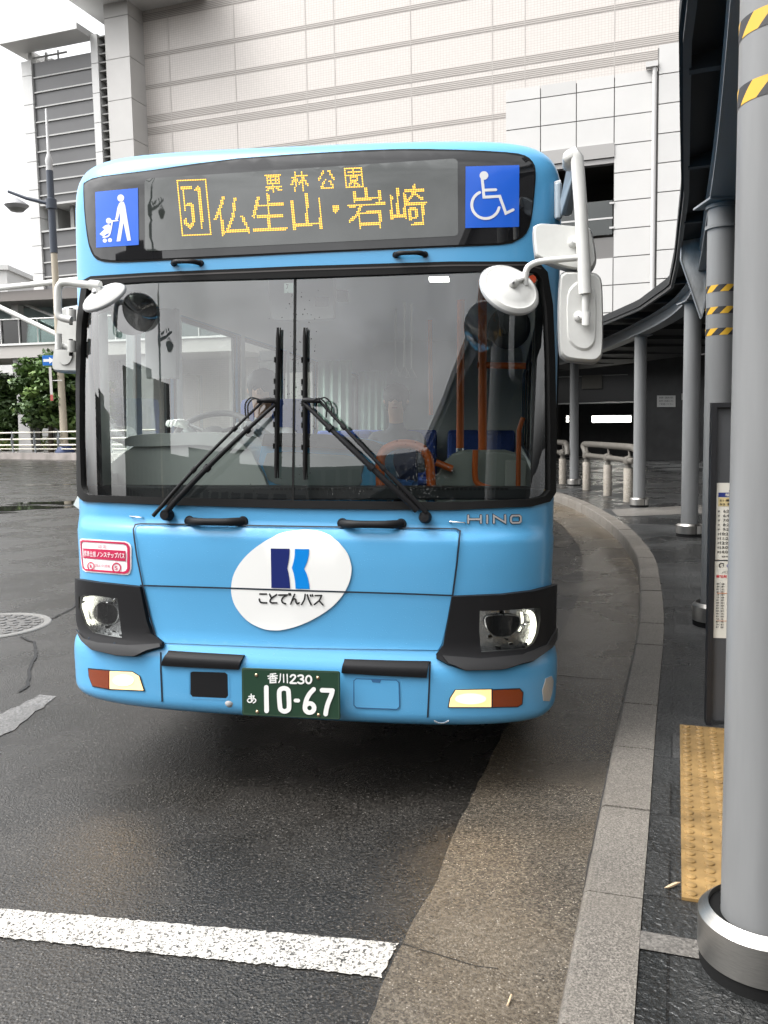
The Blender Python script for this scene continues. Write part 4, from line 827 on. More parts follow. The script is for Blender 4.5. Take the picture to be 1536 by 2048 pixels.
# ---- loft behind the front: sides, roof, rear with window openings
BL = 8.9
zr = [.356, .62, 1.0, 1.42, 2.36] + list(np.array([2.5, 2.65, 2.75, 2.79, 2.82, 2.85, 2.87, 2.89, 2.905, 2.915, 2.925, 2.933, 2.94, 2.944, 2.947, 2.9485]))
sec = [(-half(z), z) for z in zr] + [(x, ZT - .0005) for x in (-.45, 0, .45)] + [(half(z), z) for z in reversed(zr)]
spans = [(.55, 1.45), (1.55, 2.75), (2.85, 4.1), (4.2, 5.45), (5.55, 6.8), (6.9, 8.1)]
vr = [BD] + [q for a in spans for q in a] + [8.55, BL]
def loft(inset, name, m, z0=None):
    mb = MB(); n = len(sec)
    for v in vr:
        for (u, z) in sec:
            k = 1 - inset / HW
            mb.v.append((u * k, min(v, BL - inset), z if z < 2.4 else 2.4 + (z - 2.4) * (1 - inset / .6)))
    for i in range(len(vr) - 1):
        win = any(abs(vr[i] - a) < 1e-6 for a, b in spans)
        for j in range(n - 1):
            za, zb = sec[j][1], sec[j + 1][1]
            if win and {za, zb} == {1.42, 2.36}: continue
            mb.f.append((i * n + j, i * n + j + 1, (i + 1) * n + j + 1, (i + 1) * n + j)); mb.m.append(0)
    o = (len(vr) - 1) * n; mb.f.append(tuple(range(o, o + n))); mb.m.append(0)
    return mb.build(name, m, BODY, smooth=50)
loft(0, 'body_shell', blue)
lin = mat('interior_lining', (.62, .64, .61), .6)
loft(.06, 'interior_lining', lin)
for sd_ in (-1, 1):
    for a, b in spans:
        mb = MB(); x = sd_ * (HW - .012)
        mb.add([(x, a, 1.42), (x, b, 1.42), (x, b, 2.36), (x, a, 2.36)], [(0, 1, 2, 3)]); g = mb.build('side_window', sideglass, BODY)
        mb = MB(); xx = sd_ * (HW - .004)
        mb.tube([(xx, a + .01, 1.43), (xx, b - .01, 1.43), (xx, b - .01, 2.35), (xx, a + .01, 2.35)], .022, 6, closed=True); mb.build('window_seal', rubber, g)
mb = MB(); mb.box((-1.08, .3, .36), (1.08, BL - .1, .42)); mb.build('floor_pan', mat('bus_floor', (.12, .13, .13), .5), BODY)
for u in (-.98, .98):
    for v in (2.1, 6.6):
        mb = MB(); mb.lathe((u, v, .40 - .0), [(.20, -.12), (.36, -.12), (.40, -.08), (.40, .08), (.36, .12), (.20, .12)], 32, axis=(1, 0, 0)); t_ = mb.build('wheel', rubber, BODY, smooth=40)
        mb = MB(); mb.lathe((u, v, .40), [(0, .05 * np.sign(u)), (.10, .06 * np.sign(u)), (.20, .10 * np.sign(u))], 24, axis=(1, 0, 0)); mb.build('rim', mat('rim_steel', (.4, .4, .42), .35, 1), t_, smooth=40)
# ---- header glass with LED display
Z1 = zc(2.954, 140, 280); Z2 = zc(2.56, 640, 280); Z4 = zc(2.793, 580, 560); Z5 = zc(2.898, 340, 330)
HEAD = [(170.5, 371), (174, 367), (182, 362), (207, 355), (309, 342.6), (478, 320.6), (660, 308.8), (796, 303), (913, 304), (1011, 309), (1046, 315), (1062, 327), (1068, 345), (1066, 385), (1060, 436), (1050, 464), (1031, 479), (999, 487), (874, 492), (640, 502), (478, 510), (275, 520), (225, 521), (204, 518), (191, 510), (181, 487), (175, 449), (171.5, 408)]
dark_glass = mat('header_glass', (.010, .010, .011), .02, spec=.5, ior=1.62)
hg = patch('destination_display', HEAD, [], .006, dark_glass, skirt=-.01)
patch('header_seal', smoothpoly([(x + (x - 620) * .006, y + (y - 410) * .035) for x, y in HEAD], n=2), [], .0035, rubber, hg, skirt=-.01)
patch('display_panel', [(291, 366), (294, 361), (300, 358.5), (906, 319), (912, 320.5), (915, 325), (916, 466), (914, 471), (909, 473), (300, 503), (294, 501), (292, 496)], [], .0085, mat('led_panel', (.032, .037, .034), .02, spec=.5, ior=1.9), hg)
led = mat('led_amber', (.8, .4, .02), .5, emit=(1.0, .56, .07), es=.62)
big = [[(155, 150), (170, 135), (190, 362)], [(75, 138), (128, 135)], [(80, 140), (92, 258)], [(92, 240), (120, 228), (137, 245), (145, 330), (125, 365), (100, 345), (95, 322)],
 [(313, 195), (300, 240), (270, 315)], [(295, 262), (312, 405)], [(378, 200), (372, 290), (335, 392)], [(330, 392), (460, 378)], [(420, 300), (445, 345), (462, 395)],
 [(515, 190), (490, 300)], [(505, 240), (655, 232)], [(568, 175), (583, 375)], [(513, 303), (652, 297)], [(493, 382), (675, 372)],
 [(793, 170), (800, 345)], [(713, 212), (725, 375)], [(868, 203), (882, 368)], [(722, 352), (882, 340)], [(955, 245), (970, 245), (972, 262), (957, 265), (957, 250)], [(963, 240), (963, 275)],
 [(1135, 140), (1140, 195)], [(1070, 165), (1072, 212)], [(1213, 155), (1216, 205)], [(1072, 203), (1216, 192)], [(1040, 240), (1247, 228)], [(1110, 238), (1085, 295), (1045, 328)], [(1098, 295), (1105, 365)], [(1098, 285), (1215, 275)], [(1215, 275), (1220, 358)], [(1105, 350), (1218, 345)],
 [(1318, 140), (1325, 300)], [(1282, 185), (1290, 315)], [(1360, 175), (1365, 305)], [(1290, 305), (1365, 295)], [(1365, 155), (1470, 148)], [(1415, 125), (1405, 180), (1370, 218)], [(1415, 165), (1460, 200)], [(1365, 230), (1478, 222)], [(1390, 262), (1395, 320)], [(1390, 262), (1425, 258)], [(1425, 258), (1428, 305)], [(1395, 312), (1428, 308)], [(1462, 228), (1468, 345)], [(1468, 345), (1410, 348)]]
small = [[(45, 92), (210, 85), (240, 408), (78, 413), (45, 92)],
 [(553, 62), (643, 58)], [(562, 78), (637, 75)], [(562, 78), (565, 110)], [(637, 75), (637, 108)], [(565, 110), (637, 108)], [(583, 62), (585, 108)], [(612, 60), (614, 108)], [(565, 95), (637, 92)], [(558, 128), (648, 125)], [(600, 110), (605, 158)], [(598, 130), (562, 155)], [(608, 130), (648, 152)],
 [(708, 75), (745, 70)], [(725, 52), (732, 150)], [(725, 85), (710, 120)], [(730, 80), (745, 100)], [(755, 70), (800, 66)], [(770, 48), (780, 148)], [(772, 80), (752, 115)], [(778, 80), (803, 125)],
 [(888, 45), (868, 90)], [(922, 40), (955, 85)], [(905, 85), (878, 138)], [(878, 140), (940, 132)], [(930, 100), (952, 138)],
 [(1018, 30), (1113, 25), (1118, 130), (1025, 133), (1018, 30)], [(1035, 48), (1100, 45)], [(1066, 35), (1068, 70)], [(1030, 65), (1105, 62)], [(1045, 78), (1090, 76), (1092, 93), (1046, 95), (1045, 78)], [(1068, 95), (1040, 120)], [(1065, 100), (1070, 125)], [(1072, 98), (1100, 122)]]
E1, E2 = np.array([9.6, -.38]), np.array([.93, 9.6]); EI = np.linalg.inv(np.array([E1, E2]).T); dots = set()
def segd(p, a, b):
    a, b = np.array(a, float), np.array(b, float); t = np.clip(((p - a) @ (b - a)) / ((b - a) @ (b - a) + 1e-9), 0, 1); return np.linalg.norm(p - a - (b - a) * t[:, None] if np.ndim(t) else p - a - (b - a) * t, axis=-1)
grid_ij = np.array([(i, j) for i in range(-2, 170) for j in range(-2, 56)]); gxy = grid_ij[:, :1] * E1 + grid_ij[:, 1:] * E2
for st_ in big:
    for a, b in zip(st_, st_[1:]):
        for q in np.nonzero(segd(gxy, a, b) < 8.6)[0]: dots.add(tuple(grid_ij[q]))
for st_ in small:
    for a, b in zip(st_, st_[1:]):
        for q in np.linspace(0, 1, 40):
            p = np.array(a, float) * (1 - q) + np.array(b, float) * q; dots.add(tuple(np.round(EI @ p).astype(int)))
dd = np.array(sorted(dots)); cen = dd[:, :1] * E1 + dd[:, 1:] * E2
hexo = np.array([(math.cos(a), math.sin(a)) for a in np.arange(6) * math.pi / 3]) * 3.9
allp = (cen[:, None, :] + hexo[None]).reshape(-1, 2) / 2.898 + np.array([340, 330])
sz = px2sz(allp); mb = MB(); mb.add(S(sz[:, 0], sz[:, 1], .0105), [tuple(range(i * 6, i * 6 + 6)) for i in range(len(dd))])
tag(mb.build('led_lettering', led, hg), 'amber dot lettering of the route number and destination')
# stickers on the header
sblue = mat('sticker_blue', (.012, .115, .62), .3, coat=.3); spale = mat('sticker_white', (.75, .75, .75), .4)
st1 = patch('symbol_sticker', cv(Z1, [(157, 310), (407, 286), (412, 622), (163, 638)]), [], .0085, sblue); tag(st1, 'blue sticker with a white figure pushing a pushchair')
mb = MB(); poly(mb, cv(Z1, arc(307, 346, 20, 21, 0, 345, 22)), .0095)
poly(mb, cv(Z1, [(298, 376), (312, 367), (325, 369), (333, 390), (342, 445), (367, 596), (346, 598), (323, 492), (305, 600), (283, 602), (304, 470), (301, 432), (291, 470), (276, 466), (288, 400)]), .0095)
strokes(mb, [cv(Z1, [(278, 468), (288, 478), (254, 482)])], 3, .0097)
strokes(mb, [['L'] + cv(Z1, [(258, 482), (246, 545), (234, 570), (205, 577)])], 3, .0099)
poly(mb, cv(Z1, arc(237, 480, 16, 17, 0, 345, 18)), .0095)
poly(mb, cv(Z1, [(199, 520), (215, 508), (238, 500), (248, 512), (243, 552), (224, 557), (206, 573), (183, 558), (202, 540), (212, 530)]), .0095)
for p in ((214, 597), (244, 594)): poly(mb, cv(Z1, arc(*p, 12, 12, 0, 345, 16)), .0095)
mb.build('pictogram', spale, st1)
st2 = patch('symbol_sticker', cv(Z2, [(745, 140), (1017, 133), (1016, 447), (743, 453)]), [], .0085, sblue); tag(st2, 'blue sticker with a white wheelchair symbol')
mb = MB(); poly(mb, cv(Z2, arc(838, 185, 22, 22, 0, 345, 22)), .0095)
strokes(mb, [cv(Z2, [(829, 200), (838, 296), (918, 291), (949, 378), (986, 360)]), cv(Z2, [(842, 260), (898, 258)]), cv(Z2, arc(846, 335, 70, 70, 12, 245, 40))], 5.6, .0095)
mb.build('pictogram', spale, st2)
# ---- hood, seams, logo
HOOD = [(272, 1057), (276, 1053), (300, 1053), (600, 1058), (905, 1062), (914, 1064), (917, 1070), (911, 1130), (903, 1190), (893, 1245), (884, 1285), (876, 1300), (600, 1296), (330, 1286), (312, 1270), (300, 1230), (290, 1180), (277, 1110)]
hd = patch('hood', HOOD, [], .004, blue, skirt=-.002)
mb = MB(); strokes(mb, [[(330, 1290), (314, 1274), (302, 1232), (290, 1180), (276, 1110), (269, 1060), (273, 1051), (284, 1049.5), (600, 1055), (912, 1059.5), (920, 1064), (919, 1072), (913, 1130), (905, 1190), (895, 1247)], [(284, 1170), (420, 1174), (600, 1180), (800, 1186), (905, 1190)]], 3.2, .0108)
mb.build('panel_gap', dgap, BODY)
for q_ in ([(322, 1306), (322, 1340), (325, 1409)], [(860, 1324), (858, 1380), (855, 1440)]): mb = MB(); strokes(mb, [q_], 3.4, .002); mb.build('bumper_gap', dgap, BODY)
ZL = zc(5.908, 460, 1050)
lg = patch('logo_emblem', cv(ZL, [(22, 730), (60, 560), (180, 380), (370, 220), (600, 110), (800, 74), (950, 70), (1100, 95), (1260, 180), (1380, 310), (1430, 440), (1440, 540), (1410, 680), (1330, 830), (1200, 970), (1020, 1090), (830, 1180), (650, 1230), (530, 1240), (400, 1222), (230, 1140), (100, 1000), (38, 870)]), [], .0100, white, hd, sm=True)
tag(lg, 'white egg shaped emblem with a two tone blue mark and black kana')
mb = MB()
poly(mb, cv(ZL, [(490, 272), (712, 275), (710, 340), (705, 390), (695, 450), (684, 508), (698, 560), (708, 620), (715, 690), (718, 742), (497, 737)]), .0118, 0)
poly(mb, cv(ZL, [(775, 277), (943, 280), (938, 350), (925, 410), (905, 465), (882, 512), (908, 560), (928, 620), (942, 690), (948, 750), (782, 747), (778, 680), (770, 620), (758, 560), (738, 500), (753, 450), (765, 400), (772, 340)]), .0118, 1)
mb.build('mark', [mat('logo_navy', (.008, .018, .13), .35), mat('logo_azure', (.0, .22, .66), .35)], lg)
mb = MB(); strokes(mb, [cv(ZL, q) if q[0] != 'L' else ['L'] + cv(ZL, q[1:]) for q in [
 [(362, 808), (438, 808)], ['L', (355, 868), (362, 895), (385, 910), (442, 912)],
 ['L', (478, 810), (488, 838), (503, 856)], ['L', (560, 815), (510, 850), (484, 880), (486, 902), (510, 912), (560, 912)],
 [(584, 820), (688, 818)], ['L', (676, 822), (640, 845), (620, 880), (632, 908), (665, 922)], [(705, 803), (709, 818)], [(720, 803), (724, 818)],
 ['L', (772, 812), (748, 868), (727, 925)], ['L', (738, 895), (762, 866), (784, 870), (790, 905), (803, 922), (826, 910)],
 ['L', (897, 812), (886, 875), (855, 930)], ['L', (923, 815), (940, 875), (968, 932)], [(958, 818), (964, 832)], [(982, 815), (988, 830)],
 [(1015, 825), (1092, 824)], ['L', (1088, 828), (1062, 882), (1005, 930)], [(1062, 885), (1108, 935)]]], 3.2, .0118)
mb.build('kana_lettering', mat('ink_black', (.012, .012, .012), .5), lg)
# ---- red low-floor certification sticker
ZS = zc(8.533, 150, 1060)
sr_ = patch('certification_sticker', cv(ZS, [(95, 170), (110, 150), (145, 143), (870, 190), (930, 215), (962, 255), (972, 310), (970, 660), (945, 735), (910, 760), (865, 765), (190, 712), (145, 680), (118, 530), (102, 300)]), [], .004, mat('sticker_pale', (.78, .76, .77), .4)); tag(sr_, 'red and white certification sticker shaped like a bus')
red = mat('sticker_red', (.47, .018, .075), .4)
mb = MB(); patch_sz('', [px2sz(dens(cv(ZS, q), 5)) for q in ([(110, 190), (150, 168), (855, 207), (915, 230), (948, 290), (950, 660), (922, 722), (855, 745), (200, 690), (152, 650), (130, 480)], [(132, 210), (170, 198), (840, 238), (888, 262), (905, 310), (903, 650), (880, 692), (830, 708), (198, 660), (162, 615), (142, 430)])], .0065, None, target=mb)
poly(mb, cv(ZS, [(160, 308), (876, 352), (878, 528), (164, 475)]), .0065)
for (x, y), r1, r2 in (((292, 612), 62, 46), ((725, 640), 78, 58)): patch_sz('', [px2sz(cv(ZS, arc(x, y, r1, r1 * 1.15, 0, 345, 24))), px2sz(cv(ZS, arc(x, y, r2, r2 * 1.15, 0, 345, 24)))], .0075, None, target=mb)
def tq(s, x0, y0, x1, y1, off, bold=0, sk=.061, mi=0): textq(mb, s, cv(ZS, [(x0, y1 + (0)), (x1, y1 + sk * (x1 - x0)), (x1, y0 + sk * (x1 - x0)), (x0, y0)]), off, bold, mi)
tq('認 定', 415, 245, 560, 300, .0085); tq('国土交通省', 370, 570, 620, 620, .0085, .0); tq('1', 280, 590, 305, 640, .0085, .03); tq('5', 700, 610, 745, 680, .0085, .03)
mb.build('red_printing', red, sr_)
mb = MB(); tq('標準仕様', 176, 345, 385, 445, .010); tq('ノンステップバス', 398, 359, 868, 455, .0095, .02); mb.build('white_lettering', spale, sr_)
# ---- number plate
ZP = zc(6.982, 470, 1330)
PV = -.095
pp_ = [bl(*q, PV) for q in cv(ZP, [(90, 55), (105, 40), (1445, 88), (1464, 105), (1470, 750), (1455, 766), (115, 702), (98, 685)])]
mb = MB(); mb.prism(pp_, (0, .006, 0)); pl = tag(mb.build('number_plate', mat('plate_green', (.012, .042, .022), .35, coat=.2), BODY, bevel=.002), 'dark green number plate with white characters')
mb = MB(); strokes(mb, [['C'] + cv(ZP, [(108, 62), (1442, 108), (1450, 748), (120, 682)])], 1.0, .0012, flat=PV); mb.build('raised_edge', mat('plate_edge', (.05, .09, .06), .35), pl)
mb = MB(); c0 = np.mean(pp_, 0); mb.box(c0 + (-.16, .006, -.02), c0 + (-.10, .06, .02)); mb.box(c0 + (.10, .006, -.02), c0 + (.16, .06, .02)); mb.build('plate_bracket', black, pl)
mb = MB()
strokes(mb, [cv(ZP, [(437, 312), (441, 640)])], 9.4, .003, flat=PV); strokes(mb, [['C'] + cv(ZP, smoothpoly([(617, 400), (632, 345), (683, 325), (735, 345), (748, 400), (755, 570), (742, 625), (692, 648), (642, 625), (627, 570)], n=4))], 9.2, .003, flat=PV)
strokes(mb, [cv(ZP, [(845, 495), (882, 497)])], 7.6, .003, flat=PV); strokes(mb, [['L'] + cv(ZP, [(1098, 340), (1040, 405), (1000, 480), (980, 560), (978, 600)]), ['C'] + cv(ZP, arc(1041, 600, 64, 64, 0, 346, 26))], 9.2, .003, flat=PV)
strokes(mb, [cv(ZP, [(1215, 352), (1362, 357)]), ['L'] + cv(ZP, [(1358, 360), (1345, 420), (1300, 530), (1275, 620), (1266, 685)])], 9.2, .003, flat=PV)
strokes(mb, [['L'] + cv(ZP, [(776, 165), (795, 143), (830, 142), (842, 170), (815, 205), (772, 248)]), cv(ZP, [(775, 252), (853, 254)]), ['L'] + cv(ZP, [(882, 155), (910, 143), (945, 152), (950, 180), (918, 198)]), ['L'] + cv(ZP, [(918, 198), (955, 215), (952, 245), (915, 258), (880, 243)]), ['C'] + cv(ZP, arc(1028, 204, 38, 52, 0, 346, 24))], 3.7, .003, flat=PV)
strokes(mb, [cv(ZP, q) for q in [[(492, 128), (568, 120)], [(460, 155), (590, 150)], [(526, 124), (528, 185)], [(522, 158), (466, 190)], [(532, 158), (588, 186)], [(490, 195), (568, 192), (570, 244), (492, 247), (490, 195)], [(494, 220), (566, 218)], [(636, 125), (630, 210), (612, 245)], [(678, 132), (680, 240)], [(728, 130), (732, 248)]]], 2.4, .003, flat=PV)
strokes(mb, [cv(ZP, [(192, 440), (268, 432)]), ['L'] + cv(ZP, [(226, 406), (226, 460), (234, 515)]), ['L'] + cv(ZP, [(262, 440), (245, 495), (205, 522), (175, 500), (195, 468), (250, 462), (286, 482), (284, 510), (256, 530)])], 2.4, .003, flat=PV)
mb.build('plate_characters', white, pl)
for p in ((298, 142), (1158, 180), (310, 655), (1168, 700)):
    c = bl(*ZP(p), PV - .001); mb = MB(); mb.lathe(c, [(0, .004), (.006, .003), (.008, 0)], 12, axis=(0, -1, 0)); mb.build('plate_screw', mat('brass_screw', (.45, .33, .22), .35, 1), pl, smooth=60)
# ---- name badge
mb = MB()
HINO = [[[(995, 1315), (995, 1356)], [(1065, 1315), (1065, 1356)], [(998, 1336), (1062, 1336)]], [[(1100, 1315), (1100, 1356)]], [[(1137, 1356), (1137, 1316), (1200, 1354), (1200, 1314)]], [['C'] + [(1232, 1325), (1240, 1316), (1278, 1315), (1286, 1323), (1286, 1347), (1278, 1355), (1240, 1356), (1232, 1348)]]]
lift = 0
for k_, (wd, of) in enumerate(((5.6, .0025), (3.5, .0055))):
    for lt in HINO: strokes(mb, [(['C'] + cv(Z4, q[1:])) if q[0] == 'C' else cv(Z4, q) for q in lt], wd, of, mi=k_)
mb.build('name_badge', [black, mat('badge_silver', (.40, .39, .39), .4)], BODY)
for a, b in (((263, 1032), (286, 1035)), ((899, 1043), (929, 1045))):
    P = S(*px2sz([a, b]).T, .012); Q = S(*px2sz([a, b]).T, .0); mb = MB(); mb.tube([Q[0], P[0], P[1], Q[1]], .0035, 8); mb.build('hook', chrome, BODY, smooth=60)
# ---- grab handles
def handle(a, b, r, lift, name='grab_handle'):
    A, B = px2sz([a, b]); n = 9; t = np.linspace(0, 1, n); s = A[0] + (B[0] - A[0]) * t; z = A[1] + (B[1] - A[1]) * t
    P = S(s, z, 0) ; up = lift * np.array([0, .75, 1, 1, 1, 1, 1, .75, 0]); N_ = S(s, z, 1) - P
    mb = MB(); mb.tube(P + N_ * up[:, None], [r * 1.15, r * 1.15, r * 1.05, r, r, r, r * 1.05, r * 1.15, r * 1.15], 12)
    for i in (0, -1): mb.lathe(P[i], [(0, .012), (r * 1.3, .010), (r * 1.5, .0)], 16, axis=N_[i])
    return mb.build(name, black, BODY, smooth=50)
handle((348, 527), (402, 526.5), .0095, .04); handle((791, 510), (850, 509), .0095, .04)
for a, b, rr in (((379, 1042), (486, 1043), (0, 1)), ((685, 1047), (802, 1048), (1, 0))):
    handle(a, b, .0165, .045)
# ---- headlamp surrounds and lamps
SL = [(157, 1156), (200, 1163), (286, 1172), (292, 1205), (299, 1240), (308, 1266), (329, 1284), (328, 1296), (300, 1304), (275, 1313), (240, 1311), (192, 1300), (172, 1285), (163, 1240), (159, 1200)]
SR = [(903, 1191), (1000, 1187), (1060, 1180), (1107, 1168), (1108, 1200), (1105, 1260), (1095, 1298), (1060, 1325), (1000, 1339), (930, 1341), (895, 1330), (873, 1318), (872, 1308), (886, 1290), (895, 1240)]
LL = [(168, 1192), (178, 1188), (205, 1190), (242, 1195), (247, 1235), (251, 1276), (222, 1272), (195, 1266), (178, 1245), (168, 1215)]
LR = [(957, 1219), (1000, 1218), (1072, 1213), (1072, 1240), (1068, 1265), (1060, 1283), (1045, 1297), (1000, 1301), (960, 1304), (956, 1260)]
ZH = zc(6.4, 900, 1170)
refl = mat('reflector_chrome', (.62, .62, .63), .2, 1, bs=90, bump=.22, bd=.008)
drl = mat('running_light', (.9, .9, .8), .4, emit=(1, .98, .80), es=1.1)
lampglass = glass('lamp_cover', (.93, .95, .94), 1.5, 1.0)
for side, (so_, lo_) in enumerate(((SL, LL), (SR, LR))):
    sur = patch('headlamp_surround', so_, [lo_], .026, black, skirt=-.01)
    lip = [(884, 1313), (960, 1319), (1040, 1311), (1083, 1288), (1100, 1256), (1104, 1262), (1094, 1297), (1060, 1324), (1000, 1338), (930, 1340), (896, 1329)] if side else [(163, 1262), (180, 1281), (205, 1288), (262, 1293), (326, 1289), (327, 1296), (300, 1303), (275, 1312), (240, 1310), (193, 1299), (173, 1284)]
    patch('surround_lip', lip, [], .034, mat('black_plastic_lit', (.026, .026, .027), .5, spec=.35, bs=300, bump=.2, bd=.0005), sur, skirt=.02)  # brighter look of the sloped lip put into a paler black
    hl = patch('headlight', lo_, [], .004, refl, grid=True)
    m_ = np.mean(lo_, 0)
    if side: prj = cv(ZH, smoothpoly([(440, 470), (450, 400), (560, 375), (700, 370), (860, 395), (880, 470), (850, 560), (770, 635), (660, 660), (540, 635), (470, 560)], n=3)); d_ = cv(ZH, [(1000, 345), (1035, 380), (1055, 460), (1055, 540), (1035, 640), (985, 740)]); d2 = cv(ZH, [(905, 350), (918, 430), (905, 510), (875, 580)])
    else: prj = smoothpoly([(190, 1222), (200, 1205), (222, 1206), (238, 1215), (240, 1235), (228, 1248), (208, 1246), (195, 1238)], n=3); d_ = [(175, 1197), (171, 1215), (173, 1235), (180, 1252)]; d2 = [(184, 1240), (189, 1247)]
    patch('projector', prj, [], .012, mat('projector_dark', (.02, .02, .022), .08, spec=.8, coat=.6), hl, skirt=.004)
    mb = MB(); strokes(mb, [['C'] + [tuple(p) for p in prj]], 2.2, .014); mb.build('projector_rim', chrome, hl)
    mb = MB(); strokes(mb, [['L'] + d_], 8.5, .010, step=3); strokes(mb, [['L'] + d2], 3.0, .009, step=3); mb.build('running_light', drl, hl)
    # facets that catch the sky
    mb = MB(); x0, y0 = (952 - 957, 0) if side else (0, 0); rnd = random.Random(5 + side)
    lo_a = np.array(lo_)
    for _ in range(26):
        p = (rnd.uniform(lo_a[:, 0].min(), lo_a[:, 0].max()), rnd.uniform(lo_a[:, 1].min(), lo_a[:, 1].max()))
        if not inside(np.array([p]), [lo_a * .9 + lo_a.mean(0) * .1])[0] or inside(np.array([p]), [np.array(prj)])[0]: continue
        q = px2sz([p])[0]; c = S(q[0], q[1], .009); rr = rnd.uniform(.004, .011)
        a = rnd.uniform(-.5, .5); b = rnd.uniform(-.2, .9)
        mb.obox(c, (math.cos(a), math.sin(a), 0), (0, math.cos(b), math.sin(b)), (0, -math.sin(b), math.cos(b)), rr * 1.5, .001, rr)
    mb.build('reflector_facets', chrome, hl)
    mb = MB(); e = lo_[-4:-1] if side else [lo_[5], lo_[6], lo_[7]]
    strokes(mb, [[tuple(p) for p in e]], 3.0, .012); mb.build('chrome_lip', mat('bright_lip', (.85, .85, .85), .25, .7), hl)
    patch('lamp_cover', lo_, [], .022, lampglass, hl)
    bolts = ((965, 1321), (1035, 1317)) if side else ((187, 1279), (236, 1289))
    for p in bolts:
        q = px2sz([p])[0]; mb = MB(); mb.lathe(S(q[0], q[1], .0265), [(0, .001), (.006, .001), (.007, 0)], 10, axis=(0, -1, .3)); mb.build('screw_hole', dgap, sur)
# ---- fog lamps and indicators
foglit = mat('fog_lamp_lit', (.9, .75, .45), .2, emit=(1, .50, .12), es=.36, bs=120, bump=.4)
TL = [(178, 1337), (220, 1341), (265, 1343), (280, 1351), (290, 1381), (220, 1378), (186, 1372), (178, 1352)]
for lit, amb, hot in (([(221, 1342), (265, 1343.5), (279, 1352), (288, 1380), (221, 1377)], [(179, 1338), (219, 1341.5), (219, 1377), (187, 1371), (180, 1352)], [(230, 1350), (262, 1351), (272, 1370), (230, 1368)]),
                      ([(911, 1380), (982, 1378.5), (982, 1413), (898, 1413), (901, 1396)], [(985, 1380), (1038, 1378), (1044, 1385), (1042, 1407), (1034, 1412), (985, 1413)], [(915, 1388), (970, 1387), (970, 1406), (908, 1406)])):
    o = np.array(lit + amb, float); c0 = o.mean(0)
    hull = [lit[-1], lit[0], lit[1], lit[2], lit[3]] if False else None
    bx = patch('fog_lamp', lit, [], .006, foglit, skirt=-.004); h_ = np.array(hot, float); hc_, hr_ = h_.mean(0), (h_.max(0) - h_.min(0)) / 2; mb = MB()
    for k_, (fx, fy) in enumerate(((1.0, 1.15), (.72, .8), (.45, .42))): poly(mb, arc(hc_[0], hc_[1], hr_[0] * fx, hr_[1] * fy, 0, 345, 24), .0075 + .0007 * k_, k_)
    mb.build('hot_spot', [mat('fog_glow', (.9, .8, .5), .3, emit=(1, .70, .30), es=.75), mat('fog_core', (1, .9, .7), .3, emit=(1, .84, .50), es=1.3), mat('fog_filament', (1, 1, .9), .3, emit=(1, .95, .80), es=3.0)], bx)
    ind = patch('indicator', amb, [], .006, amber, skirt=-.004)
    a = np.array(amb, float); mb = MB(); strokes(mb, [['C'] + [tuple(c) for c in (a.mean(0) + (a - a.mean(0)) * 1.05)]], 2.6, .003); strokes(mb, [['C'] + [tuple(c) for c in (np.mean(lit, 0) + (np.array(lit) - np.mean(lit, 0)) * 1.04)]], 2.2, .0036); mb.build('lamp_bezel', dgap, BODY)
    P = S(*px2sz([np.mean(lit, 0)])[0], .05)
    ld = bpy.data.lights.new('fog_beam', 'SPOT'); lo = bpy.data.objects.new('fog_beam', ld); COL.objects.link(lo); lo.parent = bx; ld.energy = 2.6; ld.color = (1, .66, .3); ld.spot_size = math.radians(75); ld.spot_blend = 1; ld.shadow_soft_size = .06
    lo.location = P; lo.rotation_euler = (math.radians(48), 0, math.radians(180))
# side marker, recesses, hatch, pads, small fittings
sm_ = patch('side_marker', [(1091, 1357), (1102, 1352), (1106, 1362), (1103, 1385), (1098, 1402), (1086, 1401), (1084, 1380)], [], .004, mat('marker_lens', (.45, .43, .40), .1, coat=.6, bs=60, bump=.5), skirt=-.003)
patch('tow_recess', [(381, 1345), (386, 1343), (450, 1345), (455, 1349), (456, 1391), (452, 1396), (385, 1393), (381, 1388)], [], .001, mat('recess_black', (.004, .004, .005), .35), skirt=-.02)
mb = MB(); strokes(mb, [['C', (378, 1344), (384, 1340), (452, 1342), (458, 1348), (459, 1393), (454, 1399), (384, 1396), (378, 1390)]], 2.2, .0015); mb.build('recess_lip', blue, BODY)
hc = [(708, 1361), (713, 1357), (793, 1360), (798, 1365), (799, 1413), (794, 1418), (713, 1415), (708, 1410)]
ht = patch('tow_hatch', hc, [], .003, blue, skirt=-.001); mb = MB(); strokes(mb, [['C'] + hc], 1.8, .0035); poly(mb, [(742, 1358), (763, 1359), (760, 1365), (745, 1364)], .0045); mb.build('hatch_outline', mat('blue_shadow_gap', (.03, .11, .24), .5), ht)
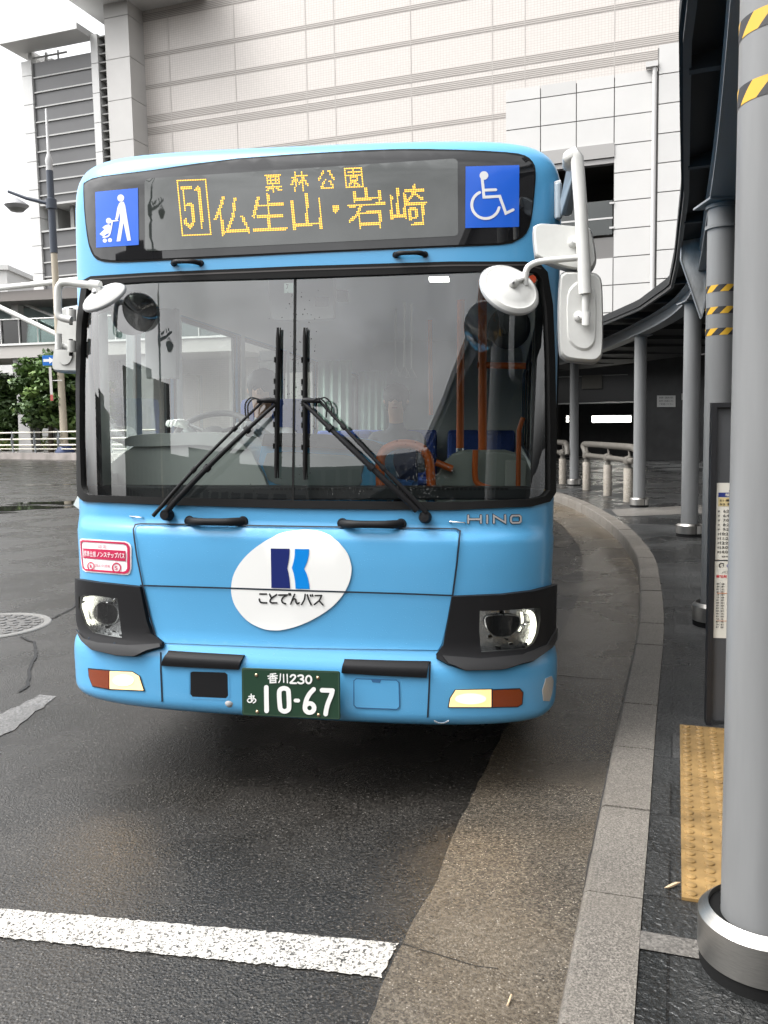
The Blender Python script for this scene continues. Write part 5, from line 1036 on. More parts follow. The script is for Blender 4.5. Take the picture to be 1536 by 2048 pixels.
for tl, tr, br, bl_ in (((340, 1302), (490, 1311), (479, 1338), (325, 1330)), ((690, 1319), (858, 1323), (853, 1354), (684, 1345))):
    A, B, Cc, Dd = px2sz([tl, tr, br, bl_]); n = 16; mb = MB(); V = []
    for t in np.linspace(0, 1, n):
        sb, zb_ = Dd + (Cc - Dd) * t; s2, z2 = A + (B - A) * t; P0_ = S(np.array([sb]), np.array([zb_]), .014)[0]; P1_ = S(np.array([s2]), np.array([z2]), .016)[0]; P1_[1] = min(P1_[1], P0_[1] + .03)
        Pb = P0_ + (0, .016, -.002)
        V += [Pb] + [P0_ + (P1_ - P0_) * q + np.array([0, -1, .6]) * .012 * math.sin(math.pi * min(1, q * 1.2)) for q in (0, .2, .4, .6, .8, 1)] + [P1_ + (0, .03, -.01)]
    m_ = 8; mb.add(V, [(i * m_ + k, i * m_ + k + 1, (i + 1) * m_ + k + 1, (i + 1) * m_ + k) for i in range(n - 1) for k in range(m_ - 1)] + [tuple(range(m_)), tuple((n - 1) * m_ + k for k in range(m_))])
    mb.build('step_pad', black, BODY, smooth=40)
q = px2sz([(458, 1409)])[0]; mb = MB(); mb.lathe(S(q[0], q[1], .0), [(0, .006), (.012, .005), (.02, -.002)], 14, axis=(0, -1, -.4)); mb.build('drain_cup', mat('grey_plastic', (.45, .45, .45), .5), BODY, smooth=60)
P = [bl(x, y, -.01) for x, y in ((868, 1441), (878, 1446), (888, 1446), (898, 1441))]; mb = MB(); mb.tube(P, .003, 6); mb.build('hook', chrome, BODY)
s7 = patch('inspection_sticker', [(567, 565), (585, 564), (585, 584), (567, 585)], [], -.012, mat('sticker_mint', (.62, .75, .68), .5), ws)
mb = MB(); textq(mb, '7', [(571, 577), (576, 577), (576, 567), (571, 567)], -.0105, .02); mb.build('sticker_digit', mat('ink_black'), s7)
patch('red_marker', arc(1062, 560, 7, 9, 0, 340, 16), [], .016, mat('red_marker', (.45, .07, .03), .3), fr, skirt=.0)
rd = random.Random(8); mb = MB()
while len(mb.v) < 340 * 13:
    x, y = (rd.gauss(845, 26), rd.gauss(945, 34)) if rd.random() < .45 else ((rd.uniform(300, 880), rd.gauss(985, 8)) if rd.random() < .45 else (rd.gauss(600, 22), rd.uniform(580, 960)))
    if not (185 < x < 1080 and 560 < y < 996): continue
    q = px2sz([(x, y)])[0]; c = S(q[0], q[1], -.0025); r = rd.uniform(.0012, .0034); mb.lathe(c, [(0, r * .5), (r * .7, r * .35), (r, 0)], 4, axis=(0, -1, .1)); mb.v.append(tuple(c))
tag(mb.build('rain_drops', mat('drop_water', (.02, .022, .022), .05, spec=.6), ws, smooth=60), kind='stuff')
# ---- wipers
def wiper(piv, top, arms, blade, hose):
    mb = MB(); q = px2sz([piv])[0]; c = S(q[0], q[1], .02)
    mb.lathe(c, [(0, .035), (.020, .033), (.026, .02), (.028, -.025)], 16, axis=(0, -1, .1)); W = mb.build('wiper', black, BODY, smooth=50)
    def pp(p, o): z = px2sz([p])[0]; return S(z[0], z[1], o)
    for k, a in enumerate(arms):
        mb = MB(); n = 12; P = [pp((a[0][0] + (a[1][0] - a[0][0]) * t, a[0][1] + (a[1][1] - a[0][1]) * t), .05 + .035 * math.sin(math.pi * t)) for t in np.linspace(0, 1, n)]
        r0 = (.015, .0085) if k == 0 else (.010, .006); mb.tube(P, list(np.linspace(r0[0], r0[1], n)), 8)
        for t in (4, 8): mb.tube([P[t] * .85 + P[t + 1] * .15, P[t] * .5 + P[t + 1] * .5], r0[0] * 1.15, 8)
        mb.build('wiper_arm', black, W, smooth=50)
    P = [pp((blade[0][0] + (blade[1][0] - blade[0][0]) * t, blade[0][1] + (blade[1][1] - blade[0][1]) * t), .028) for t in np.linspace(0, 1, 15)]
    mb = MB(); mb.tube(P, [.005] + [.0085] * 4 + [.010] * 5 + [.0085] * 4 + [.005], 8); mb.tube([p + np.array([.008, .012, 0]) for p in P], .0035, 6)
    for i in (3, 5, 6, 7, 8, 9, 11): mb.tube([P[i] + np.array([-.010, -.006, -.012]), P[i] + np.array([-.010, -.006, .012])], .004, 6)
    mb.build('wiper_blade', rubber, W, smooth=50)
    mb = MB(); A, B, Cc = pp(top, .06), pp(((blade[0][0] + blade[1][0]) / 2, top[1]), .05), pp(hose[0][:2], .06)
    mb.tube([Cc, A, B], [.009, .012, .012], 8)
    for r in (0, 1): mb.tube(smoothpoly([tuple(pp((hose[1 + i][0] + r * 8 * hose[0][2], hose[1 + i][1] + 3 * r), .06 + .02 * r)) for i in range(4)], False, 4), .0035, 6)
    mb.build('arm_head', black, W, smooth=50)
wiper((338, 1029), (545, 804), [((345, 1020), (556, 812)), ((318, 1030), (532, 806))], ((559, 658), (555, 957)), [(522, 806, 1), (500, 838), (499, 812), (510, 799), (526, 803)])
wiper((850, 1034), (622, 804), [((835, 1020), (612, 808)), ((852, 1024), (642, 803))], ((612, 658), (612, 960)), [(645, 806, -1), (668, 836), (668, 812), (656, 799), (642, 803)])
# ------------------------------------------------------------------ mirrors
ZM = zc(2.56, 640, 280); ZN = zc(6.98, 100, 540)
mrim = mat('mirror_rim_grey', (.36, .37, .38), .5); mglass = mat('mirror_silver', (.85, .85, .85), .02, 1)
def btube(parent, name, pts, r, m, n=14):
    """pts: (px, py, v) on the bus"""
    P = [bl(x, y, v) for x, y, v in pts]; mb = MB(); mb.tube(P, r, n); return mb.build(name, m, parent, smooth=60)
def mirror_plate(parent, outline, v, emb, name, dep=.055):
    P = [bl(x, y, v) for x, y in outline]; c = np.mean(P, 0)
    mb = MB(); k = len(P); r0 = [c + (p - c) * .93 + np.array([0, -.022, 0]) for p in P]; r1 = [c + (p - c) * .985 + np.array([0, -.010, 0]) for p in P]; r2 = [p + np.array([0, dep, 0]) for p in P]
    rings = [r0, r1, P, r2]; V = [q for r in rings for q in r]
    mb.add(V, [(a * k + i, a * k + (i + 1) % k, (a + 1) * k + (i + 1) % k, (a + 1) * k + i) for a in range(3) for i in range(k)])
    T = [tuple(t) for t in tessellate_polygon([[Vector(q) for q in r0]])]; mb.add(r0, T)
    o = mb.build(name, steel_w, parent, smooth=40)
    mb = MB(); V = [p + np.array([0, -.004, 0]) for p in P] + [c + (p - c) * 1.015 + np.array([0, .004, 0]) for p in P] + [c + (p - c) * 1.015 + np.array([0, dep + .006, 0]) for p in P]
    mb.add(V, [(a * k + i, a * k + (i + 1) % k, (a + 1) * k + (i + 1) % k, (a + 1) * k + i) for a in range(2) for i in range(k)]); mb.build('rim', mrim, o, smooth=40)
    mb = MB(); mb.add([c + (p - c) * .97 + np.array([0, dep + .003, 0]) for p in P], [tuple(t) for t in tessellate_polygon([[Vector(q) for q in P]])]); mb.build('mirror_face', mglass, o)
    if emb:
        E_ = [bl(x, y, v) for x, y in emb]; ce = np.mean(E_, 0); mb = MB(); k = len(E_); a = [p + np.array([0, -.0205, 0]) for p in E_]; b = [ce + (p - ce) * .90 + np.array([0, -.029, 0]) for p in E_]
        mb.add(a + b, [(i, (i + 1) % k, (i + 1) % k + k, i + k) for i in range(k)]); mb.add(b, [tuple(t) for t in tessellate_polygon([[Vector(q) for q in b]])]); mb.build('raised_panel', steel_w, o, smooth=30)
    return o
def round_mirror(parent, c, axis, r):
    a = np.array(axis, float); a /= np.linalg.norm(a); mb = MB()
    mb.lathe(c, [(0, .030), (r * .35, .028), (r * .62, .020), (r * .80, .010), (r * .86, .012), (r * .97, .002), (r, -.006), (r * .97, -.012)], 48, axis=a); o = mb.build('round_mirror', steel_w, parent, smooth=50)
    mb = MB(); mb.lathe(c, [(r * .97, -.012), (r * .6, -.020), (0, -.026)], 48, axis=a); mb.build('mirror_face', mglass, o, smooth=60)
    mb = MB(); mb.lathe(c, [(r * .985, .0025), (r * 1.015, -.004), (r * .985, -.013)], 48, axis=a); mb.build('rim', mrim, o, smooth=60); return o
def clamp(parent, p, q, r):
    mb = MB(); mb.lathe(p, [(0, .016), (r * .5, .015), (r * 1.0, .008), (r * 1.15, 0), (r * 1.15, -.02)], 16, axis=(0, -1, 0)); mb.tube([q + np.array([0, 0, .022]), q - np.array([0, 0, .03])], r * .75, 12); mb.tube([p + np.array([0, -.012, 0]), q], r * .45, 8); mb.lathe(p + np.array([0, -.014, 0]), [(0, .008), (r * .34, .006), (r * .36, 0)], 6, axis=(0, -1, 0), m=1)
    return mb.build('clamp', [steel_w, chrome], parent, smooth=40)
MV = -.16
b_ = [bl(x, y, v) for x, y, v in ((1108, 362, .30), (1122, 358, .28), (1122, 436, .28), (1108, 436, .30))]
mb = MB(); mb.prism(b_, (0, .10, 0)); ma = mb.build('mirror_arm', mat('bracket_grey', (.40, .41, .41), .4), BODY, bevel=.006); tag(ma, 'tall white kerb-side mirror arm with three mirrors')
mb = MB(); mb.prism([bl(x, y, v) for x, y, v in ((1119, 405, .22), (1137, 318, -.02), (1148, 314, -.06), (1150, 340, -.06), (1131, 428, .20), (1121, 432, .22))], (.03, .015, 0)); mb.tube([bl(1117, 366, .24), bl(1117, 438, .24)], .016, 10); mb.build('swing_bracket', mat('bracket_blue_grey', (.27, .32, .36), .35, coat=.3), ma, bevel=.006)
btube(ma, 'main_tube', [(1137, 330, -.02), (1139, 313, MV), (1147, 306, MV), (1154, 316, MV), (1162, 420, MV), (1167, 520, MV), (1170, 588, MV)], .0255, steel_w)
btube(ma, 'lower_tube', [(1170, 560, MV), (1171, 650, MV)], .014, steel_w)
mirror_plate(ma, smoothpoly(cv(ZM, [(1092, 460), (1105, 438), (1150, 430), (1330, 446), (1372, 452), (1392, 475), (1412, 590), (1408, 640), (1375, 668), (1250, 655), (1120, 605), (1100, 570)]), n=3), MV + .06, None, 'wide_mirror')
clamp(ma, bl(1147, 484, MV + .035), bl(1163, 486, MV), .020)
mirror_plate(ma, smoothpoly(cv(ZM, [(1230, 710), (1245, 682), (1275, 674), (1385, 680), (1425, 695), (1443, 740), (1448, 900), (1446, 1080), (1430, 1125), (1390, 1140), (1280, 1130), (1242, 1110), (1228, 1070), (1222, 880)]), n=3), MV + .06, smoothpoly(cv(ZM, [(1262, 800), (1300, 735), (1340, 725), (1385, 745), (1412, 800), (1412, 1010), (1385, 1075), (1335, 1085), (1285, 1055), (1262, 1000)]), n=3), 'main_mirror', .06)
clamp(ma, bl(1159, 633, MV + .03), bl(1173, 636, MV), .020)
rc = bl(1019.5, 578, MV - .02); round_mirror(ma, rc, (.40, -.74, .56), .125)
btube(ma, 'curved_tube', [(p[0], p[1], MV) for p in smoothpoly(cv(ZM, [(1335, 603), (1230, 612), (1130, 622), (1080, 640), (1058, 665), (1050, 715)]), False, 5)], .0125, steel_w)
clamp(ma, rc + np.array([.012, -.03, .018]), bl(1050, 556, MV), .019)
# driver-side mirrors
LV = .02
la = btube(BODY, 'mirror_arm', [(p[0], p[1], LV) for p in smoothpoly(cv(ZN, [(650, 215), (400, 195), (240, 175), (160, 190), (125, 235), (112, 300), (112, 500), (116, 600), (150, 660), (230, 685), (300, 700)]), False, 4)], .0165, steel_w); tag(la, 'white driver-side mirror arm bent down beside the windscreen')
btube(la, 'arm_sleeve', [(*ZN((560, 208)), LV), (*ZN((700, 225)), LV)], .023, steel_w)
mb = MB(); mb.prism([bl(*ZN(p), LV - .02) for p in ((585, 225), (690, 235), (715, 330), (690, 385), (620, 395), (590, 320))], (0, .03, 0)); mb.lathe(bl(*ZN((630, 305)), LV - .02), [(0, .012), (.012, .009), (.014, 0)], 10, axis=(0, -1, 0), m=1); mb.build('clamp', [steel_w, chrome], la, bevel=.004)
round_mirror(la, bl(*ZN((752, 372)), LV), (-.25, -.60, .76), .106)
mirror_plate(la, smoothpoly(cv(ZN, [(150, 580), (180, 535), (260, 515), (420, 510), (440, 700), (435, 1300), (420, 1420), (330, 1432), (120, 1425), (65, 1400), (52, 1330), (75, 1150), (120, 800)]), n=3), .30, smoothpoly(cv(ZN, [(140, 1150), (180, 1080), (300, 1060), (360, 1150), (350, 1250), (290, 1330), (200, 1330), (145, 1250)]), n=3), 'side_mirror', .06)
btube(la, 'mirror_bracket', [(*ZN((100, 1065)), .22), (*ZN((300, 1075)), .22)], .015, steel_w); mb = MB()
for y in (640, 1075): mb.tube([bl(*ZN((300, y - 90)), .22), bl(*ZN((300, y + 70)), .22)], .021, 10); mb.tube([bl(*ZN((292, y + 75)), .22), bl(*ZN((292, y + 125)), .22)], .009, 8, m=1); mb.tube([bl(*ZN((292, y - 110)), .22), bl(*ZN((292, y - 75)), .22)], .010, 8, m=1)
mb.tube([bl(*ZN((118, 890)), .2), bl(*ZN((125, 1110)), .2)], .016, 10); mb.build('bracket_sleeve', [steel_w, rubber], la, smooth=40)
# ------------------------------------------------------------------ bus interior
def iprism(name, pts, v, dep, m, parent=BODY, bevel=.01):
    mb = MB(); mb.prism([bl(x, y, v) for x, y in pts], (0, dep, 0)); return mb.build(name, m, parent, bevel=bevel)
dash = mat('dash_grey', (.66, .69, .65), .55, ns=3, nv=.05); ddark = mat('dash_dark', (.03, .032, .034), .5); orange = mat('handrail_orange', (.62, .13, .02), .35, coat=.3)
seatb = mat('seat_blue', (.025, .06, .24), .8, ns=40, nv=.2); partg = mat('partition_grey', (.26, .29, .26), .45); iblue = mat('mirrored_bus_blue', (.07, .36, .62), .45)
iprism('dashboard', smoothpoly([(172, 1030), (176, 960), (210, 935), (255, 900), (300, 880), (370, 868), (430, 868), (480, 885), (510, 920), (520, 1030)], n=3), .62, .45, dash)
iprism('dash_binnacle', smoothpoly([(245, 890), (262, 872), (340, 866), (420, 866), (470, 880), (490, 900), (400, 890), (300, 893)], n=3), .58, .2, mat('dash_light', (.7, .72, .68), .5))
iprism('dash_top', [(168, 1000), (175, 972), (1090, 975), (1094, 1000)], .42, .12, ddark)
mb = MB()
for x in np.arange(545, 1020, 9.0):
    if 748 < x < 790: continue
    p = bl(x, 978, .418); mb.box(p - (.008, 0, .006), p + (.008, .004, .006))
mb.build('demister_slots', mat('slot_black', (.005, .005, .005), .6), BODY)
cs = iprism('mirrored_bus_block', smoothpoly([(500, 1030), (508, 970), (520, 905), (527, 878), (540, 870), (640, 872), (735, 884), (765, 897), (768, 930), (762, 1030)], n=2), .66, .35, iblue)  # solid blue block standing in for a bus mirrored in the windscreen
iprism('mirrored_bus_header', [(522, 892), (527, 868), (560, 866), (650, 869), (740, 882), (768, 894), (766, 906), (640, 896)], .60, .10, ddark, cs)
iprism('mirrored_bus_pane', smoothpoly([(533, 906), (640, 908), (722, 916), (722, 950), (716, 975), (640, 982), (575, 972), (535, 960)], n=2), .645, .02, mat('mirrored_pane_grey', (.20, .24, .23), .25), cs)
for x in (545, 610, 690): iprism('mirrored_bus_inset', [(x, 880), (x + 22, 881), (x + 22, 891), (x, 890)], .592, .01, mat('mirrored_inset_black', (.01, .01, .012), .3), cs, 0)
wc = bl(425, 868, .98); mb = MB(); ax = np.array([0, -.55, .84]); e1 = np.array([1.0, 0, 0]); e2 = np.cross(ax, e1)
mb.tube([wc + .215 * (e1 * math.cos(a) + e2 * math.sin(a)) for a in np.linspace(0, 2 * math.pi, 40, endpoint=False)], .0165, 10, closed=True); swm = mat('wheel_grey', (.09, .09, .09), .5)
sw = mb.build('steering_wheel', swm, BODY, smooth=60); mb = MB(); mb.lathe(wc, [(0, .02), (.06, .015), (.075, -.02), (.05, -.4)], 20, axis=ax)
for a in (.5, 2.64, 4.71): mb.tube([wc, wc + .21 * (e1 * math.cos(a) + e2 * math.sin(a))], .012, 8)
mb.build('wheel_hub', swm, sw, smooth=50)
iprism('monitor_box', smoothpoly([(538, 560), (545, 552), (655, 550), (666, 556), (668, 625), (655, 638), (560, 640), (541, 628)], n=2), .42, .05, mat('monitor_shell', (.48, .49, .48), .5))
mb = MB()
for x0, y0, x1, y1 in ((630, 594, 656, 612), (674, 580, 694, 602)): p = [bl(x, y, .41) for x, y in ((x0, y0), (x1, y0), (x1, y1), (x0, y1))]; mb.prism(p, (0, .03, 0))
mb.build('camera_unit', mat('device_grey', (.12, .12, .125), .4), BODY)
rm_ = bl(1018, 655, .40); mb = MB(); mb.lathe(rm_, [(0, .03), (.07, .027), (.095, .012), (.10, 0), (.095, -.01), (0, -.012)], 32, axis=(-.2, -1, -.1)); mb.build('interior_mirror', ddark, BODY, smooth=50)
iprism('kerb_screen', [(999, 645), (1034, 642), (1040, 668), (1004, 672)], .375, .02, mat('screen_dark', (.015, .015, .015), .1, spec=.8))
btube(BODY, 'interior_mirror', [(168, 640, .42), (200, 622, .42), (240, 612, .42)], .012, ddark); rm2 = bl(268, 626, .42); mb = MB(); mb.lathe(rm2, [(0, .02), (.09, .018), (.112, .006), (.115, 0), (.105, -.012), (0, -.014)], 32, axis=(.1, -1, .25)); mb.build('interior_mirror', ddark, BODY, smooth=50)
iprism('assist_screen', smoothpoly([(290, 622), (296, 616), (345, 618), (352, 628), (352, 745), (345, 756), (300, 755), (291, 745)], n=2), .80, .05, mat('screen_shell', (.30, .31, .31), .5))
iprism('quarter_pillar', [(158, 580), (196, 580), (205, 700), (200, 980), (160, 990)], .50, .06, ddark); iprism('quarter_pillar', [(250, 600), (270, 600), (275, 900), (252, 900)], 1.2, .08, mat('pillar_grey', (.33, .34, .34), .5))
iprism('kerb_pillar', [(1072, 560), (1096, 560), (1100, 1000), (1060, 1000)], .46, .06, ddark)
for pts, r in (([(762, 985, .58), (760, 930, .58), (766, 905, .58), (785, 892, .58), (812, 888, .58), (840, 895, .58), (856, 915, .58), (861, 945, .58), (863, 985, .58)], .024), ([(965, 560, 1.5), (965, 908, 1.5)], .026), ([(922, 600, 2.2), (920, 902, 2.2)], .026), ([(955, 730, 1.5), (1052, 732, 1.5)], .019), ([(951, 900, .7), (950, 950, .7), (957, 968, .7), (985, 978, .7)], .015), ([(1046, 835, .52), (1038, 860, .52), (1036, 985, .52)], .012), ([(872, 925, .75), (905, 938, .75)], .018), ([(860, 640, 4.0), (862, 830, 4.0)], .02)):
    P = smoothpoly(pts, False, 4) if len(pts) > 3 else pts
    hr = btube(BODY, 'handrail', P, r, orange)
    if r > .022: mb = MB(); p = bl(*pts[-1]); mb.tube([p + (0, 0, .02), p - (0, 0, .05)], r * 1.15, 12); mb.build('rail_socket', chrome, hr, smooth=50)
iprism('door_partition', smoothpoly([(868, 1010), (878, 945), (905, 908), (960, 904), (1050, 915), (1058, 1010)], n=2), .80, .4, partg)
iprism('door_partition', [(1010, 920), (1052, 922), (1052, 1000), (1008, 1000)], .72, .05, mat('partition_pale', (.40, .42, .38), .5))
ps = iprism('priority_seat', smoothpoly([(772, 918), (780, 902), (826, 900), (832, 915), (824, 1000), (768, 1000)], n=2), 1.25, .12, mat('seat_navy', (.015, .025, .07), .6))
mb = MB()
for q in ([(783, 935), (785, 945), (793, 944), (797, 953)], arc(785, 949, 6, 6, 0, 250, 12)):
    v, f = ribbon(q, 1.6); mb.add([bl(p[0], p[1], 1.235 - .001 * len(q) * .02) for p in v], f)
mb.build('seat_symbol', spale, ps); iprism('seat_cushion', [(735, 1000), (745, 968), (775, 960), (825, 965), (825, 1000)], 1.1, .3, mat('cushion_sky', (.08, .22, .55), .7), ps)
for v in (3.6, 4.5, 5.4, 6.3, 7.2, 8.1):
    for u in (-.78, .62) if v < 8 else (-.8, -.3, .3, .8):
        if v < 4 and u < 0: continue
        mb = MB(); mb.box((u - .22, v, .85), (u + .22, v + .42, .95)); s_o = mb.build('passenger_seat', seatb, BODY, bevel=.03); mb = MB(); mb.box((u - .22, v + .36, .93), (u + .22, v + .46, 1.62)); mb.build('seat_back', seatb, s_o, bevel=.04); mb = MB(); mb.box((u - .19, v + .05, .42), (u + .19, v + .38, .85)); mb.build('seat_base', partg, s_o)
mb = MB(); mb.box((-1.08, 3.2, .42), (1.08, 8.8, .55)); mb.build('rear_platform', mat('bus_floor'), BODY)
cl = mat('ceiling_light', (1, 1, 1), .4, emit=(1, .98, .93), es=1.3)
for u, a, b in ((.18, 1.9, 2.15), (.42, 2.6, 2.7), (-.1, 1.0, 1.1)):
    mb = MB(); mb.box((u - .07, a, 2.72), (u + .07, b, 2.745)); mb.build('ceiling_light', cl, BODY)
for x, y, v in ((808, 745, 3.2), (822, 748, 3.2), (790, 742, 4.0)):
    p = bl(x, y, v); mb = MB(); mb.tube([p + np.array([.05 * math.cos(a), 0, .055 * math.sin(a)]) for a in (math.pi / 2, math.pi * 7 / 6, math.pi * 11 / 6)], .008, 6, closed=True); mb.tube([p + (0, 0, .05), p + (0, 0, .55)], .008, 6); mb.build('hanging_strap', mat('strap_white', (.6, .6, .58), .5), BODY)
cur = mat('curtain_mint', (.40, .52, .45), .8)
for x, v in ((670, 5.2), (745, 7.0)):
    mb = MB(); c = bl(x, 740, v); P = [(c[0] + .022 * k, c[1] + .02 * math.sin(k * 1.7), 1.35) for k in range(-8, 9)]; n = len(P); mb.add(P + [(a, b, 2.35) for a, b, _ in P], [(i, i + 1, n + i + 1, n + i) for i in range(n - 1)]); mb.build('curtain', cur, BODY, smooth=60)
# ------------------------------------------------------------------ people in the bus
skin_m = mat('skin', (.50, .29, .20), .5); shirt_w = mat('shirt_white', (.62, .64, .66), .7); trous = mat('trousers_dark', (.02, .022, .03), .8); hairm = mat('hair_black', (.012, .010, .010), .5); glove = mat('glove_white', (.78, .78, .76), .7); coatm = mat('shirt_grey', (.16, .17, .19), .8)
def figure(label, top_m, hand_m, hip, head, hands, cap=None):
    """seated figure in bus coordinates: one continuous skinned surface"""
    root = empty('person', (0, 0, 0), label, 'person')
    hip, head = np.array(hip, float), np.array(head, float); sh = head - np.array([0, -.03, .27]); sh[2] = head[2] - .25
    J = {'hip': (hip, .135), 'belly': (hip * .6 + sh * .4 + (0, -.02, 0), .13), 'chest': (hip * .25 + sh * .75, .145), 'neck': (sh + (0, -.01, .07), .055), 'jaw': (head + (0, -.015, -.07), .066), 'skull': (head + (0, .01, .02), .088), 'crown': (head + (0, .015, .085), .06)}
    E_ = [('hip', 'belly'), ('belly', 'chest'), ('chest', 'neck'), ('neck', 'jaw'), ('jaw', 'skull'), ('skull', 'crown')]; zone = {}
    for s, sg_ in ((0, -1), (1, 1)):
        hd_ = np.array(hands[s]); so2 = sh + (sg_ * .185, 0, -.03); el = (so2 + hd_) / 2 + (sg_ * .07, .06, -.13)
        J.update({f'sh{s}': (so2, .062), f'el{s}': (el, .045), f'wr{s}': (hd_ + (so2 - hd_) * .08, .032), f'pa{s}': (hd_, .040), f'kn{s}': (hip + (sg_ * .12, -.46, .02), .07), f'th{s}': (hip + (sg_ * .1, -.08, -.02), .095), f'an{s}': (hip + (sg_ * .12, -.50, -.43), .045), f'to{s}': (hip + (sg_ * .13, -.66, -.46), .04)})
        E_ += [('chest', f'sh{s}'), (f'sh{s}', f'el{s}'), (f'el{s}', f'wr{s}'), (f'wr{s}', f'pa{s}'), ('hip', f'th{s}'), (f'th{s}', f'kn{s}'), (f'kn{s}', f'an{s}'), (f'an{s}', f'to{s}')]
        d = hd_ - so2; d /= np.linalg.norm(d); side = np.cross(d, (0, 0, 1)); side /= np.linalg.norm(side); upv = np.cross(side, d)
        for k, (o, ln) in enumerate(((-.028, .062), (-.010, .078), (.010, .074), (.027, .058))):
            b = hd_ + d * .045 + side * o; J[f'f{s}{k}a'] = (b, .0105); J[f'f{s}{k}b'] = (b + d * ln * .55 + upv * .004, .0095); J[f'f{s}{k}c'] = (b + d * ln * .8 - upv * ln * .45, .008)
            E_ += [(f'pa{s}', f'f{s}{k}a'), (f'f{s}{k}a', f'f{s}{k}b'), (f'f{s}{k}b', f'f{s}{k}c')]
        b = hd_ - side * sg_ * .045 * (-1 if s else -1) ; J[f't{s}a'] = (hd_ + d * .0 + side * .045 * (-sg_), .012); J[f't{s}b'] = (hd_ + d * .045 + side * .06 * (-sg_) - upv * .015, .0095); E_ += [(f'pa{s}', f't{s}a'), (f't{s}a', f't{s}b')]
    ks = list(J); me = bpy.data.meshes.new('body'); me.from_pydata([tuple(J[k][0]) for k in ks], [(ks.index(a), ks.index(b)) for a, b in E_], [])
    o = bpy.data.objects.new('body', me); COL.objects.link(o); md = o.modifiers.new('s', 'SKIN'); md.use_smooth_shade = True
    for i, k in enumerate(ks): me.skin_vertices[0].data[i].radius = (J[k][1], J[k][1]); me.skin_vertices[0].data[i].use_root = (k == 'hip')
    o.modifiers.new('d', 'SUBSURF').levels = 1; dg = bpy.context.evaluated_depsgraph_get(); m2 = bpy.data.meshes.new_from_object(o.evaluated_get(dg)); bpy.data.objects.remove(o)
    for q in (top_m, skin_m, trous, hand_m): m2.materials.append(q)
    seg_ = [(np.array(J[a][0]), np.array(J[b][0]), 1 if {a, b} & {'jaw', 'skull', 'crown'} else (3 if (a[:2] in ('wr', 'pa') or a[0] in 'f' or (a[0] == 't' and a[1] in '01')) else (2 if (a[:2] in ('th', 'kn', 'an') or b[:2] == 'th') else 0))) for a, b in E_]
    for p in m2.polygons:
        c = np.array(p.center); p.material_index = min(seg_, key=lambda s: segd(c, s[0], s[1]))[2]; p.use_smooth = True
    ob = bpy.data.objects.new('body', m2); COL.objects.link(ob); ob.parent = root
    mb = MB(); mb.lathe(head + (0, .034, .015), [(.070, -.10), (.095, -.05), (.106, .01), (.100, .055), (.066, .10), (0, .122)], 20, m=0); mb.lathe(head + (0, .055, -.03), [(.06, -.06), (.085, 0), (.07, .06)], 16)
    mb.build('hair', hairm, root, smooth=60)
    mb = MB(); mb.lathe(head + (0, -.085, -.02), [(0, .028), (.012, .016), (.017, -.01)], 8, axis=(0, -1, -.3)); mb.build('nose', skin_m, root, smooth=60)
    for sg_ in (-1, 1):
        mb = MB(); mb.lathe(head + (sg_ * .032, -.074, .008), [(0, .012), (.009, .008), (.012, 0)], 8, axis=(0, -1, 0)); mb.build('eye', hairm, root); mb = MB(); mb.lathe(head + (sg_ * .086, .01, -.01), [(0, .016), (.02, .008), (.028, -.01)], 10, axis=(sg_, .2, 0)); mb.build('ear', skin_m, root, smooth=60)
    mb = MB(); mb.obox(head + (0, -.078, -.062), (1, 0, 0), (0, 1, 0), (0, 0, 1), .022, .004, .004); mb.build('mouth', mat('lip', (.30, .10, .08), .5), root)
    if cap: mb = MB(); mb.lathe(head + (0, .01, .07), [(.105, -.01), (.108, .03), (.125, .055), (.10, .075), (0, .08)], 24); mb.prism([tuple(head + p) for p in ((-.09, -.06, .062), (.09, -.06, .062), (.06, -.15, .045), (-.06, -.15, .045))], (0, 0, .006)); mb.build('cap', cap, root, smooth=50)
    root.matrix_world = BODY.matrix_world.copy()
    return root
hd1 = bl(524, 778, 1.62); figure('driver in a white shirt and white gloves seated at the steering wheel', shirt_w, glove, (hd1[0] - .02, 1.78, hd1[2] - .78), hd1, (wc + np.array([-.20, .02, .06]), wc + np.array([.19, .05, .05])))
hd2 = bl(792, 800, 3.0); figure('dark haired passenger in grey seated behind the blue block inside the windscreen', coatm, skin_m, (hd2[0], 3.15, hd2[2] - .76), hd2, (hd2 + np.array([-.12, -.32, -.52]), hd2 + np.array([.14, -.32, -.52])))
mb = MB(); u = hd1[0]; mb.box((u - .26, 1.60, .45), (u + .24, 2.0, hd1[2] - .88)); mb.box((u - .25, 1.92, hd1[2] - .9), (u + .23, 2.02, hd1[2] - .05)); mb.build('driver_seat', seatb, BODY, bevel=.04)
# ------------------------------------------------------------------ what the windscreen mirrors: the other side of the plaza
def refl_ray(p):
    q = px2sz([p]); P = S(q[:, 0], q[:, 1], 0)[0]; n = S(q[:, 0], q[:, 1], 1)[0] - P; d = P - BC; d /= np.linalg.norm(d); r = d - 2 * (d @ n) * n
    return BM.T @ P + BO, BM.T @ r
if DEBUG:
    for p in ((321, 395), (310, 660)): print('refl', p, refl_ray(p))
    for p in ((1012,600),(970,680),(925,760),(893,820),(865,880),(830,930),(772,972),(1050,470),(1000,490),(1066,390)):
        o_, r_ = refl_ray(p); t_ = (3.6 - o_[2]) / r_[2]; print('refl roof', p, o_ + r_ * t_)

